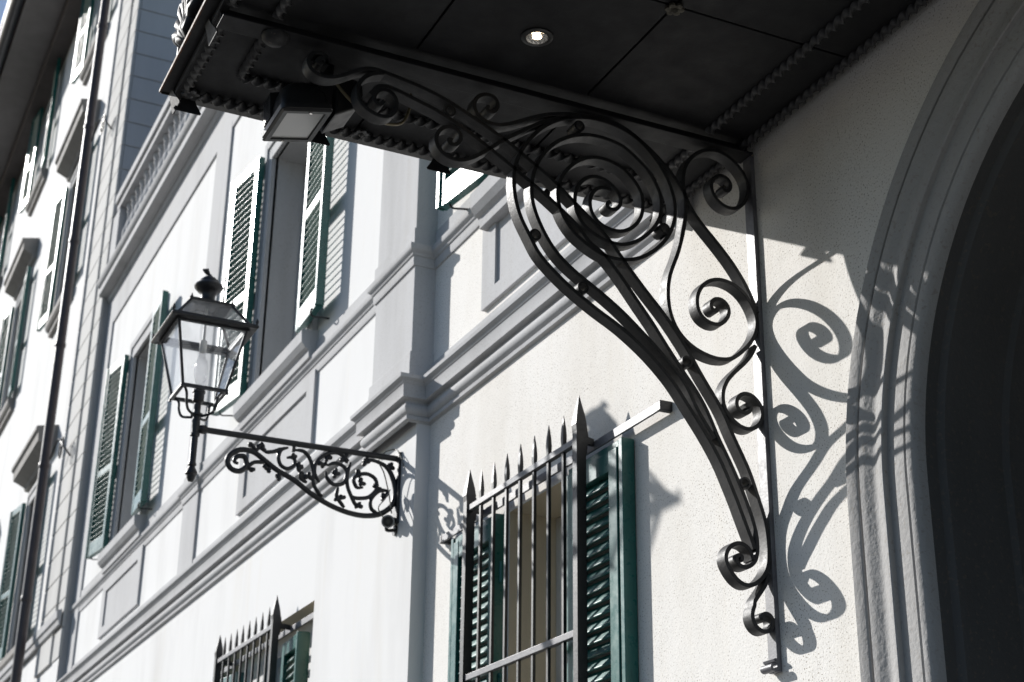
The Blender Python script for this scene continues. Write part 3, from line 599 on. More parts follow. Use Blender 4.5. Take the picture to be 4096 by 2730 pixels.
# ---- the scrolled bracket: flat bars bent on edge in one vertical plane, (y, z) of their centre lines in metres
SCROLLS = {
'alpha': [(-0.0826,3.0035),(-0.0958,3.0409),(-0.1107,3.0779),(-0.1254,3.1151),(-0.1399,3.1525),(-0.1553,3.1895),(-0.1714,3.2261),(-0.1876,3.2627),(-0.2056,3.2984),(-0.2258,3.333),(-0.2473,3.3668),(-0.2699,3.3999),(-0.2935,3.4322),(-0.3174,3.4644),(-0.3409,3.4969),(-0.3648,3.529),(-0.3905,3.5596),(-0.4184,3.5884),(-0.4476,3.6158),(-0.4781,3.6418),(-0.51,3.666),(-0.5428,3.689),(-0.5764,3.7109),(-0.6112,3.7305),(-0.6469,3.7485),(-0.6821,3.7675),(-0.7166,3.7879),(-0.7507,3.8089),(-0.784,3.8311),(-0.8161,3.8552),(-0.8473,3.8807),(-0.8768,3.9076),(-0.9011,3.9365),(-0.9197,3.9683),(-0.9387,4.002),(-0.9579,4.037),(-0.973,4.074),(-0.9831,4.1128),(-0.989,4.1525),(-0.9907,4.1925),(-0.9869,4.2322),(-0.9765,4.2707),(-0.9606,4.3074),(-0.9409,4.3424),(-0.9182,4.3755),(-0.8924,4.4061),(-0.8632,4.4334),(-0.8306,4.4566),(-0.7953,4.4754),(-0.758,4.49),(-0.7192,4.5001),(-0.6796,4.5053),(-0.6395,4.5061),(-0.5996,4.5024),(-0.5605,4.4937),(-0.523,4.4799),(-0.4883,4.4604),(-0.457,4.4355),(-0.4288,4.4069),(-0.4038,4.3755),(-0.383,4.3414),(-0.3671,4.3047),(-0.3561,4.2661),(-0.3511,4.2266),(-0.3541,4.1869),(-0.3641,4.1481),(-0.3802,4.1115),(-0.4022,4.0782),(-0.4288,4.0481),(-0.4587,4.0214),(-0.4918,3.9988),(-0.528,3.9821),(-0.5668,3.9723),(-0.6067,3.969),(-0.646,3.9733),(-0.6793,3.9852),(-0.7149,4.0032),(-0.7481,4.025),(-0.7768,4.0527),(-0.7998,4.0856),(-0.8159,4.1221),(-0.8224,4.1573),(-0.8211,4.1891),(-0.8139,4.2202),(-0.7991,4.253),(-0.7761,4.2858),(-0.7476,4.3141),(-0.7143,4.3361),(-0.6845,4.3474),(-0.653,4.3519),(-0.6211,4.3499),(-0.586,4.3416),(-0.5569,4.3289),(-0.5322,4.309),(-0.5105,4.2855),(-0.4935,4.2587),(-0.4867,4.236),(-0.4844,4.2122),(-0.4863,4.1842),(-0.4935,4.1572),(-0.5063,4.1325),(-0.5213,4.1138),(-0.5394,4.0981),(-0.5599,4.086),(-0.5787,4.0798),(-0.5985,4.0777),(-0.6184,4.0791),(-0.6378,4.0835),(-0.6559,4.0915),(-0.6688,4.1007),(-0.6798,4.1121),(-0.6883,4.1255),(-0.6939,4.1402),(-0.6965,4.1559),(-0.6964,4.1717),(-0.6935,4.1873),(-0.6895,4.1985),(-0.6839,4.209),(-0.6766,4.2183),(-0.6678,4.2261),(-0.6577,4.232),(-0.6469,4.2355),(-0.6316,4.2367),(-0.6118,4.2354)] ,
'beta': [(-0.2236,3.3725),(-0.2467,3.4053),(-0.2698,3.4381),(-0.2911,3.4719),(-0.3095,3.5075),(-0.3283,3.5428),(-0.3514,3.5752),(-0.3786,3.6046),(-0.4074,3.6327),(-0.4368,3.6599),(-0.4671,3.6862),(-0.498,3.7118),(-0.5289,3.7374),(-0.5601,3.7625),(-0.5925,3.7861),(-0.6259,3.8083),(-0.6599,3.8295),(-0.6945,3.8499),(-0.7291,3.8702),(-0.7631,3.8916),(-0.7954,3.9153),(-0.8249,3.9423),(-0.8506,3.973),(-0.8725,4.0066),(-0.8914,4.042),(-0.9074,4.0789),(-0.9186,4.1173),(-0.9233,4.1568),(-0.9209,4.1967),(-0.9128,4.236),(-0.8991,4.2736),(-0.8801,4.3089),(-0.8566,4.3414),(-0.829,4.3704),(-0.7972,4.3947),(-0.7621,4.4142),(-0.7246,4.4283),(-0.6855,4.4361),(-0.6453,4.4374),(-0.6052,4.4337),(-0.5671,4.4247),(-0.5363,4.4092),(-0.5037,4.3868),(-0.4727,4.3615),(-0.4463,4.3316),(-0.4257,4.2972),(-0.4111,4.2602),(-0.4077,4.2288),(-0.4104,4.1969),(-0.4203,4.1624),(-0.4375,4.1309),(-0.4625,4.0995),(-0.4917,4.0716),(-0.5245,4.0485),(-0.561,4.0328),(-0.5923,4.0274),(-0.6241,4.0294),(-0.6594,4.0377),(-0.696,4.0539),(-0.7212,4.0734),(-0.7366,4.0916),(-0.7478,4.1126),(-0.7542,4.1356),(-0.7562,4.1595),(-0.7544,4.1835),(-0.7484,4.2067),(-0.738,4.2282),(-0.7259,4.2439),(-0.711,4.2571),(-0.6974,4.2653),(-0.6826,4.2708),(-0.6669,4.2731),(-0.6511,4.2723),(-0.6357,4.2685),(-0.6211,4.2622),(-0.6076,4.2536),(-0.5956,4.2432),(-0.5876,4.2343),(-0.5809,4.2245),(-0.5762,4.2138),(-0.5745,4.2062),(-0.5742,4.1985),(-0.5753,4.1908),(-0.5777,4.1834),(-0.5813,4.1765),(-0.5859,4.1703),(-0.5915,4.1649),(-0.5979,4.1609),(-0.6049,4.1585),(-0.6121,4.1581),(-0.6189,4.1599),(-0.6246,4.1638),(-0.6283,4.1694),(-0.6284,4.1753),(-0.6261,4.1803),(-0.622,4.1838),(-0.6173,4.1862),(-0.6151,4.1874)] ,
'A': [(-1.6958,4.4515),(-1.6998,4.447),(-1.7041,4.4447),(-1.7081,4.4459),(-1.7105,4.45),(-1.7102,4.4557),(-1.7067,4.461),(-1.7017,4.4649),(-1.6956,4.4667),(-1.6894,4.4659),(-1.6811,4.4577),(-1.6799,4.4523),(-1.6799,4.4485),(-1.68,4.447),(-1.6794,4.4499),(-1.6785,4.4556),(-1.6783,4.4626),(-1.6797,4.4698),(-1.6829,4.4763),(-1.6879,4.4815),(-1.6942,4.485),(-1.7013,4.4864),(-1.7087,4.486),(-1.716,4.4838),(-1.7228,4.4802),(-1.7289,4.4754),(-1.734,4.4696),(-1.7381,4.4631),(-1.7409,4.4559),(-1.7422,4.4484),(-1.7421,4.4407),(-1.7405,4.4332),(-1.7375,4.426),(-1.7334,4.4195),(-1.7281,4.4138),(-1.722,4.4092),(-1.7151,4.4055),(-1.7077,4.4028),(-1.7,4.4009),(-1.6883,4.3996),(-1.6765,4.4001),(-1.6612,4.4033),(-1.6428,4.4101),(-1.6149,4.4259),(-1.5814,4.4491),(-1.5466,4.4682),(-1.5162,4.4759),(-1.4847,4.4757),(-1.445,4.4703),(-1.4053,4.4643),(-1.3657,4.4581),(-1.3264,4.4503),(-1.2874,4.4408),(-1.2493,4.4289),(-1.2119,4.4144),(-1.175,4.3987),(-1.1383,4.3827),(-1.1017,4.3663),(-1.0654,4.3493),(-1.0295,4.3316),(-0.9943,4.3127),(-0.9604,4.2918),(-0.9265,4.2706),(-0.892,4.2501),(-0.8579,4.2294),(-0.8257,4.2064),(-0.7951,4.1813),(-0.7638,4.1565),(-0.7325,4.1316),(-0.7016,4.1061),(-0.6706,4.0806),(-0.6405,4.0542),(-0.6123,4.0259),(-0.5864,3.9954),(-0.5613,3.9643),(-0.5354,3.9337),(-0.5088,3.9037),(-0.4819,3.874),(-0.4545,3.8448),(-0.4269,3.8158),(-0.4002,3.7859),(-0.3748,3.7549),(-0.3504,3.7232),(-0.3268,3.6908),(-0.3045,3.6575),(-0.2835,3.6234),(-0.262,3.5896),(-0.2395,3.5565),(-0.2166,3.5236),(-0.1948,3.49),(-0.176,3.4549),(-0.1597,3.4185),(-0.1424,3.3825),(-0.1241,3.3468),(-0.106,3.311),(-0.0892,3.2747),(-0.0753,3.2374),(-0.0631,3.1994),(-0.0504,3.1614),(-0.0388,3.1231),(-0.0307,3.084),(-0.027,3.0443),(-0.0261,3.0041),(-0.0295,2.9644),(-0.0392,2.9344),(-0.052,2.9143),(-0.0655,2.8998),(-0.0814,2.8878),(-0.0955,2.8806),(-0.1068,2.877),(-0.1185,2.8756),(-0.1301,2.8768),(-0.1412,2.8805),(-0.1516,2.8863),(-0.161,2.8935),(-0.172,2.905),(-0.1816,2.9178),(-0.1897,2.9315),(-0.1945,2.9424),(-0.1974,2.9537),(-0.1974,2.9653),(-0.1957,2.9728),(-0.1928,2.9801),(-0.1889,2.9869),(-0.1842,2.9932),(-0.1787,2.9988),(-0.1726,3.0038),(-0.166,3.0081),(-0.1589,3.0116),(-0.1515,3.014),(-0.1438,3.0152),(-0.1361,3.0152),(-0.1284,3.0139),(-0.1211,3.0113),(-0.1142,3.0076),(-0.1083,3.0029),(-0.1013,2.9941),(-0.0952,2.9802),(-0.0906,2.9651)] ,
'B': [(-1.5223,4.3758),(-1.5012,4.4079),(-1.4882,4.4163),(-1.4731,4.4206),(-1.4575,4.4213),(-1.4381,4.4192),(-1.4069,4.4122),(-1.3678,4.4013),(-1.3288,4.391),(-1.2902,4.3802),(-1.2525,4.3668),(-1.2157,4.351),(-1.1794,4.3338),(-1.1436,4.3156),(-1.1084,4.2965),(-1.0734,4.2769),(-1.0386,4.257),(-1.0041,4.2366),(-0.9698,4.2157),(-0.9356,4.1948),(-0.9012,4.1742),(-0.8673,4.1529),(-0.8342,4.1302),(-0.8017,4.1066),(-0.7694,4.0823),(-0.7396,4.0561),(-0.7156,4.0278),(-0.6916,4.0053),(-0.6615,3.988),(-0.6316,3.964),(-0.6037,3.9349),(-0.5772,3.9045),(-0.5518,3.8734),(-0.5271,3.8418),(-0.5021,3.8104),(-0.4768,3.7794),(-0.4521,3.7478),(-0.4286,3.7153),(-0.4052,3.6827),(-0.3813,3.6506),(-0.3571,3.6186),(-0.3327,3.5868),(-0.3075,3.5557),(-0.2836,3.5237),(-0.2623,3.4897),(-0.2436,3.4543),(-0.2271,3.4179),(-0.2107,3.3815),(-0.1924,3.3459),(-0.1736,3.3104),(-0.1556,3.2746),(-0.1384,3.2384),(-0.122,3.2018),(-0.1068,3.1646),(-0.0929,3.127),(-0.081,3.0885),(-0.0727,3.049),(-0.0713,3.009),(-0.0755,2.9818),(-0.081,2.9671),(-0.0875,2.9574),(-0.0959,2.9491),(-0.1022,2.9444),(-0.1091,2.9405),(-0.1163,2.9376),(-0.1238,2.936),(-0.1314,2.936),(-0.1388,2.9377),(-0.1455,2.9409),(-0.1511,2.9457),(-0.1551,2.9517),(-0.1568,2.9584),(-0.1559,2.965),(-0.1526,2.9705),(-0.1475,2.9739),(-0.1417,2.9745),(-0.137,2.9721),(-0.1348,2.9677),(-0.1354,2.9626),(-0.1379,2.9574)] ,
'C': [(-1.4771,4.4712),(-1.5152,4.4573),(-1.541,4.4392),(-1.5536,4.4238),(-1.5611,4.4098),(-1.5655,4.3945),(-1.5668,4.3826),(-1.5664,4.3706),(-1.5643,4.3588),(-1.5602,4.3476),(-1.554,4.3376),(-1.546,4.3288),(-1.5366,4.3213),(-1.5226,4.3135),(-1.5076,4.3077),(-1.492,4.3041),(-1.4801,4.3032),(-1.4683,4.3044),(-1.4608,4.3066),(-1.4537,4.31),(-1.4473,4.3145),(-1.4416,4.3199),(-1.4368,4.3261),(-1.4329,4.333),(-1.43,4.3404),(-1.428,4.3481),(-1.4269,4.3559),(-1.4267,4.3639),(-1.4277,4.3717),(-1.4298,4.3792),(-1.4331,4.3863),(-1.4376,4.3927),(-1.4431,4.3981),(-1.4495,4.4025),(-1.4566,4.4055),(-1.4642,4.407),(-1.4719,4.407),(-1.4794,4.4054),(-1.4865,4.4023),(-1.4929,4.3979),(-1.4983,4.3924),(-1.5026,4.3859),(-1.5056,4.3788),(-1.507,4.3714),(-1.5066,4.364),(-1.5042,4.3571),(-1.4999,4.3513),(-1.4942,4.3474),(-1.4879,4.3468),(-1.4825,4.3493),(-1.4783,4.3538),(-1.4752,4.3591),(-1.4722,4.3642)] ,
'D': [(-1.2207,4.2783),(-1.226,4.2798),(-1.2306,4.2791),(-1.2335,4.2756),(-1.2335,4.2706),(-1.2305,4.2658),(-1.225,4.2628),(-1.2183,4.2622),(-1.2114,4.264),(-1.2049,4.2677),(-1.1994,4.2729),(-1.1952,4.2793),(-1.1923,4.2864),(-1.1911,4.2939),(-1.1917,4.3015),(-1.1939,4.3087),(-1.1978,4.3151),(-1.2032,4.3204),(-1.2097,4.3243),(-1.217,4.3269),(-1.2247,4.328),(-1.2325,4.3278),(-1.24,4.3261),(-1.2472,4.3231),(-1.2539,4.319),(-1.2599,4.3139),(-1.2653,4.308),(-1.27,4.3016),(-1.2739,4.2947),(-1.2771,4.2874),(-1.2794,4.2798),(-1.2806,4.272),(-1.2806,4.2642),(-1.2794,4.2564),(-1.277,4.2489),(-1.2736,4.2418),(-1.2693,4.2351),(-1.2643,4.229),(-1.2585,4.2236),(-1.2486,4.2171),(-1.2376,4.2124),(-1.226,4.2093),(-1.2141,4.2076),(-1.1983,4.2081),(-1.1829,4.2118),(-1.1647,4.2195),(-1.1406,4.234),(-1.1086,4.2591),(-1.0781,4.2859),(-1.0481,4.3129),(-1.0177,4.3393),(-0.9859,4.3641),(-0.9535,4.3882),(-0.921,4.4122),(-0.8877,4.4349),(-0.8529,4.4553),(-0.8166,4.4728),(-0.7793,4.4883),(-0.7718,4.4913)] ,
'E': [(-1.0859,4.4448),(-1.0923,4.4439),(-1.0948,4.4405),(-1.0946,4.4354),(-1.0916,4.4304),(-1.0864,4.4272),(-1.08,4.4265),(-1.0735,4.4285),(-1.0676,4.4326),(-1.0627,4.4383),(-1.059,4.445),(-1.0568,4.4523),(-1.0561,4.4599),(-1.0569,4.4675),(-1.0593,4.4747),(-1.0632,4.4811),(-1.0685,4.4862),(-1.075,4.4897),(-1.0823,4.4916),(-1.09,4.4921),(-1.0978,4.4914),(-1.1054,4.4897),(-1.1127,4.4868),(-1.1195,4.483),(-1.1257,4.4782),(-1.1311,4.4726),(-1.1357,4.4662),(-1.1393,4.4593),(-1.1419,4.4519),(-1.1433,4.4443),(-1.1436,4.4365),(-1.1428,4.4287),(-1.1407,4.4212),(-1.1375,4.4141),(-1.1332,4.4076),(-1.128,4.4018),(-1.1219,4.3967),(-1.1119,4.3905),(-1.101,4.3858),(-1.0895,4.3828),(-1.0738,4.3812),(-1.0542,4.3827),(-1.0314,4.3888),(-0.9983,4.4034),(-0.963,4.4229),(-0.9279,4.4426),(-0.8923,4.4609),(-0.8556,4.4768),(-0.8176,4.4893),(-0.7787,4.4989),(-0.7393,4.5062),(-0.6995,4.5113),(-0.6595,4.514),(-0.6194,4.5137),(-0.5799,4.5085),(-0.5425,4.4958),(-0.5071,4.4772),(-0.473,4.456),(-0.4402,4.4329),(-0.4089,4.4079),(-0.3794,4.3807),(-0.3519,4.3513),(-0.3275,4.3196),(-0.3099,4.2847),(-0.3061,4.2575),(-0.3067,4.2217),(-0.3115,4.1816),(-0.3191,4.1422),(-0.3288,4.1034),(-0.3398,4.0649),(-0.3529,4.0272),(-0.3679,3.9901),(-0.3809,3.9523),(-0.3886,3.9131),(-0.391,3.8731),(-0.3881,3.8331),(-0.379,3.7941),(-0.3625,3.7579),(-0.3406,3.7296),(-0.3131,3.7065),(-0.2816,3.6892),(-0.2434,3.6765),(-0.2038,3.6706),(-0.1682,3.6731),(-0.1418,3.681),(-0.1186,3.6958),(-0.0914,3.7194),(-0.0638,3.749),(-0.0415,3.7821),(-0.0297,3.8116),(-0.0254,3.839),(-0.0273,3.8626),(-0.0346,3.8853),(-0.0472,3.9104),(-0.066,3.9363),(-0.0868,3.9548),(-0.1111,3.9684),(-0.1339,3.9757),(-0.1576,3.9788),(-0.1814,3.9772),(-0.2044,3.9707),(-0.2221,3.9616),(-0.2378,3.9495),(-0.2512,3.9347),(-0.2617,3.9178),(-0.269,3.8994),(-0.2726,3.8798),(-0.2728,3.864),(-0.2702,3.8484),(-0.2661,3.8373),(-0.2601,3.8271),(-0.2523,3.8183),(-0.2429,3.8112),(-0.2324,3.8058),(-0.2211,3.8021),(-0.2094,3.8003),(-0.1976,3.8006),(-0.1899,3.802),(-0.1825,3.8046),(-0.1756,3.8082),(-0.1692,3.8128),(-0.1634,3.8181),(-0.1581,3.824),(-0.1533,3.8303),(-0.1492,3.8371),(-0.1458,3.8442),(-0.1434,3.8516),(-0.1422,3.8593),(-0.1423,3.867),(-0.1438,3.8745),(-0.1467,3.8816),(-0.151,3.8879),(-0.1565,3.8932),(-0.163,3.8973),(-0.1701,3.9),(-0.1777,3.9013),(-0.1853,3.901),(-0.1928,3.8993),(-0.1997,3.8961),(-0.2058,3.8916),(-0.2107,3.8859),(-0.214,3.8793),(-0.2154,3.8722),(-0.2146,3.8651),(-0.2116,3.8588),(-0.2067,3.8541),(-0.2008,3.8517),(-0.195,3.8522),(-0.1909,3.8552),(-0.1896,3.8598),(-0.1912,3.8651),(-0.1925,3.8677)] ,
'J': [(-0.0202,3.8789),(-0.0347,3.9164),(-0.051,3.953),(-0.0704,3.9879),(-0.0921,4.0212),(-0.116,4.0531),(-0.1419,4.0837),(-0.1691,4.1132),(-0.1973,4.1419),(-0.2258,4.1702),(-0.2532,4.1995),(-0.2778,4.2313),(-0.2978,4.266),(-0.3106,4.3035),(-0.3132,4.3393),(-0.309,4.3792),(-0.2979,4.4133),(-0.2813,4.4406),(-0.2571,4.4674),(-0.2315,4.4867),(-0.2062,4.4985),(-0.183,4.5042),(-0.1592,4.5054),(-0.1358,4.5011),(-0.1134,4.4925),(-0.0891,4.4782),(-0.0678,4.46),(-0.0503,4.4382),(-0.0397,4.4168),(-0.0346,4.3976),(-0.0335,4.3777),(-0.036,4.3579),(-0.0418,4.3389),(-0.0509,4.3211),(-0.0631,4.3054),(-0.0748,4.2947),(-0.0882,4.2862),(-0.0992,4.2817),(-0.1108,4.2793),(-0.1226,4.279),(-0.1343,4.2808),(-0.1456,4.2845),(-0.1563,4.2898),(-0.166,4.2967),(-0.1745,4.305),(-0.1817,4.3144),(-0.1873,4.3249),(-0.1911,4.3361),(-0.193,4.3478),(-0.193,4.3557),(-0.192,4.3634),(-0.1897,4.3709),(-0.1864,4.3779),(-0.182,4.3845),(-0.1768,4.3904),(-0.1709,4.3956),(-0.1644,4.3999),(-0.1573,4.4031),(-0.1499,4.4049),(-0.1422,4.4052),(-0.1347,4.404),(-0.1276,4.4012),(-0.1213,4.397),(-0.1161,4.3915),(-0.1123,4.3851),(-0.1103,4.3779),(-0.1101,4.3704),(-0.1117,4.3631),(-0.115,4.3564),(-0.1197,4.3509),(-0.1255,4.3473),(-0.1317,4.3463),(-0.1368,4.3483),(-0.1395,4.3525),(-0.1393,4.358),(-0.1366,4.3636),(-0.1349,4.3664)] ,
'L': [(-0.0354,3.7498),(-0.0544,3.7145),(-0.0786,3.6827),(-0.1071,3.654),(-0.136,3.6255),(-0.1615,3.5943),(-0.1771,3.5621),(-0.1821,3.5387),(-0.1825,3.5187),(-0.179,3.4991),(-0.1712,3.4807),(-0.1594,3.4647),(-0.1444,3.4513),(-0.1279,3.4399),(-0.1136,3.4329),(-0.0982,3.4291),(-0.0863,3.4287),(-0.0746,3.4307),(-0.0635,3.4348),(-0.0532,3.4409),(-0.044,3.4485),(-0.036,3.4574),(-0.0295,3.4674),(-0.025,3.4783),(-0.0227,3.4899),(-0.0228,3.5018),(-0.0241,3.5096),(-0.0264,3.5172),(-0.0295,3.5245),(-0.0335,3.5314),(-0.0383,3.5377),(-0.0438,3.5434),(-0.0499,3.5484),(-0.0567,3.5525),(-0.0639,3.5556),(-0.0715,3.5578),(-0.0793,3.5588),(-0.0871,3.5586),(-0.0948,3.5571),(-0.1021,3.5544),(-0.1087,3.5503),(-0.1146,3.5452),(-0.1196,3.5392),(-0.1235,3.5325),(-0.1262,3.5252),(-0.1274,3.5176),(-0.1269,3.51),(-0.1246,3.5029),(-0.1206,3.4966),(-0.1151,3.4915),(-0.1086,3.4879),(-0.1013,3.4861),(-0.0938,3.4862),(-0.0866,3.4881),(-0.08,3.4918),(-0.0747,3.4969),(-0.071,3.5031),(-0.0697,3.5096),(-0.0715,3.5148),(-0.0757,3.5179),(-0.081,3.5185),(-0.0866,3.517),(-0.0894,3.5161)] ,
'M': [(-0.0299,2.924),(-0.046,2.8878),(-0.0688,2.856),(-0.0908,2.8268),(-0.095,2.8093),(-0.1019,2.7929),(-0.1045,2.7775),(-0.1033,2.7657),(-0.1011,2.7581),(-0.0978,2.7509),(-0.0935,2.7443),(-0.0882,2.7385),(-0.0821,2.7337),(-0.0751,2.7301),(-0.0677,2.728),(-0.0601,2.7273),(-0.0524,2.7284),(-0.0452,2.7309),(-0.0386,2.7349),(-0.0329,2.7402),(-0.0286,2.7465),(-0.0258,2.7535),(-0.0247,2.761),(-0.0255,2.7685),(-0.0283,2.7753),(-0.0328,2.7811),(-0.0388,2.7852),(-0.0457,2.7873),(-0.0528,2.7872),(-0.0592,2.7849),(-0.0637,2.7808),(-0.0652,2.776),(-0.0632,2.7719),(-0.0584,2.7696),(-0.052,2.7689)] ,
}
TUBES= [(-1.2339, 4.3876), (-0.7382, 4.459), (-0.9089, 3.991), (-0.3987, 4.1304), (-0.7273, 3.832), (-0.324, 3.6354), (-0.1095, 3.2292), (-0.0284, 2.6168)]
XB0, XB1 = -4.337, -4.285
br = MB()
bar = MB(); bar.box(XB0, XB1, -0.018, -0.0005, 2.60, 4.5225)
brk = bar.build('scroll_bracket', 'iron_bar', can, bevel=0.002); brk['label'] = 'large scrolled bracket of flat black iron bars under the canopy'
def ribbon(P, th=0.0145, x0=XB0, x1=XB1, ch=0.0016, taper=0.05):
    Q = catmull([(0, y, z) for y, z in P], 3); n = len(Q); rows = []; h = th/2
    for i, p in enumerate(Q):
        tg = (Q[min(i+1, n-1)]-Q[max(i-1, 0)]).normalized(); nr = Vector((0, -tg.z, tg.y))
        row = []
        for xx, off in ((x0, -h+ch), (x0+ch, -h), (x1-ch, -h), (x1, -h+ch), (x1, h-ch), (x1-ch, h), (x0+ch, h), (x0, h-ch)):
            q = p+nr*off; row.append((xx, q.y, q.z))
        rows.append(row)
    mb = MB(); mb.grid(rows, closed_v=True, caps=True); return mb
for k, P in SCROLLS.items():
    ribbon(P).build('scroll_bar', 'iron', brk, smooth=32)
for i, (y, z) in enumerate(TUBES):
    r = 0.0215; ri = 0.0145
    mb = MB()
    if i < len(TUBES)-1:
        mb.grid([[(x, y+rr*math.cos(2*math.pi*j/24), z+rr*math.sin(2*math.pi*j/24)) for j in range(24)] for x, rr in ((XB0-0.004, r), (XB1+0.002, r), (XB1+0.002, ri), (XB0-0.004, ri))], closed_u=True, closed_v=True)
        mb.build('spacer_ring', 'iron', brk, smooth=40)
    else:
        pts = [(0, y+0.010, z+0.022)] + [(0, y-0.004+(0.021-0.0012*i_)*math.cos(R(80-i_*24)), z+(0.021-0.0012*i_)*math.sin(R(80-i_*24))) for i_ in range(16)]
        ribbon([(p[1], p[2]) for p in pts], th=0.009, x0=XB0-0.012, x1=XB1+0.002).build('rolled_foot', 'iron_bar', brk, smooth=32)

# ================================================================== recessed downlight
dl = thing('downlight', 'small lit recessed downlight in the black canopy soffit', 'ceiling light', (-4.003, -1.045, ZS))
def disc(rz): return MB().grid([[(rr*math.cos(R(a)), rr*math.sin(R(a)), zz_) for a in range(0, 360, 10)] for rr, zz_ in rz], closed_v=True)
disc(((0.054, -0.0005), (0.054, -0.005), (0.050, -0.007), (0.038, -0.008), (0.0365, -0.006))).build('trim_ring', 'black', dl, smooth=40)
disc(((0.0368, -0.0066), (0.033, -0.0040), (0.026, -0.0022), (0.016, -0.0014))).build('reflector', 'chrome', dl, smooth=60)
MB().lathe([(0.0003, -0.0048), (0.009, -0.0044), (0.0145, -0.0030), (0.0165, -0.0012)], (0, 0, 0), 20).build('bulb', 'lit', dl, smooth=60)

# ================================================================== floodlight under the canopy
fl = thing('floodlight', 'black floodlight with square glass hanging under the canopy corner', 'floodlight', (0, 0, 0))
a_ = math.atan2(0.039, 0.167); O_ = Vector((-4.535, -1.6925, 4.3445)); U = Vector((1, 0, 0)); V = Vector((0, math.cos(a_), math.sin(a_))); W_ = Vector((0, -math.sin(a_), math.cos(a_)))
def FP(u, v, w_): return O_+U*u+V*v+W_*w_
def loft(sections, cap=True):
    mb = MB(); rows = []
    for hu, hv, w_, sh, c in sections:
        row = []
        for (sx, sy) in ((1, 1), (-1, 1), (-1, -1), (1, -1)):
            for q in range(4):
                aa = math.atan2(sy, sx) - R(45) + R(30*q); row.append(FP(sx*(hu-c)+c*math.cos(aa), sy*(hv-c)+c*math.sin(aa)+sh, w_))
        rows.append(row)
    mb.grid(rows, closed_v=True, caps=cap); return mb
loft([(0.115, 0.088, 0.0, 0, 0.014), (0.119, 0.092, 0.004, 0, 0.016), (0.119, 0.092, 0.020, 0, 0.016), (0.108, 0.082, 0.026, 0, 0.016), (0.106, 0.079, 0.060, 0.004, 0.02), (0.090, 0.066, 0.105, 0.010, 0.03), (0.060, 0.045, 0.130, 0.014, 0.03)]).build('housing', 'black', fl, smooth=35)
mb = MB()
for k in range(7):
    u = -0.085+k*0.012
    mb.hexa([FP(u, -0.090, 0.03), FP(u+0.003, -0.090, 0.03), FP(u+0.003, 0.02, 0.03), FP(u, 0.02, 0.03), FP(u, -0.075, 0.125), FP(u+0.003, -0.075, 0.125), FP(u+0.003, 0.02, 0.138), FP(u, 0.02, 0.138)])
mb.build('cooling_fins', 'black', fl)
rows = []
for hu, hv, w_ in ((0.117, 0.090, -0.001), (0.112, 0.085, -0.008), (0.096, 0.069, -0.008), (0.093, 0.066, -0.0015)):
    rows.append([FP(su*hu, sv*hv, w_) for su, sv in ((1, 1), (-1, 1), (-1, -1), (1, -1))])
mb = MB(); mb.grid(rows, closed_v=True); mb.build('bezel', 'black', fl)
mb = MB(); mb.quad(FP(0.094, 0.067, -0.002), FP(-0.094, 0.067, -0.002), FP(-0.094, -0.067, -0.002), FP(0.094, -0.067, -0.002)); mb.build('glass', 'floodglass', fl)
mb = MB(); mb.lathe([(0.006, -0.004), (0.006, 0.0)], FP(0.104, 0.012, -0.008), 10); mb.lathe([(0.005, -0.004), (0.005, 0.0)], FP(-0.104, -0.02, -0.008), 10); mb.build('screw', 'chrome', fl)
mb = MB(); mb.box(-4.47, -4.455, -1.648, -1.600, 4.37, 4.565); mb.box(-4.60, -4.455, -1.648, -1.600, 4.555, 4.566); mb.box(-4.615, -4.600, -1.648, -1.600, 4.38, 4.565); mb.build('yoke', 'black', fl, bevel=0.003)
mb = MB(); mb.prism([(-1.590, 4.365), (-1.510, 4.415), (-1.490, 4.470), (-1.495, 4.520), (-1.590, 4.535)], -4.60, 0, -4.45); mb.build('ballast_box', 'black', fl, bevel=0.008)
P = catmull([(-4.44, -1.61, 4.50), (-4.42, -1.56, 4.43), (-4.42, -1.50, 4.39), (-4.44, -1.42, 4.375), (-4.47, -1.34, 4.41), (-4.50, -1.30, 4.50), (-4.52, -1.29, 4.575)], 6)
MB().tube(P, 0.0055, 8).build('cable', 'tan_wire', fl, smooth=60)

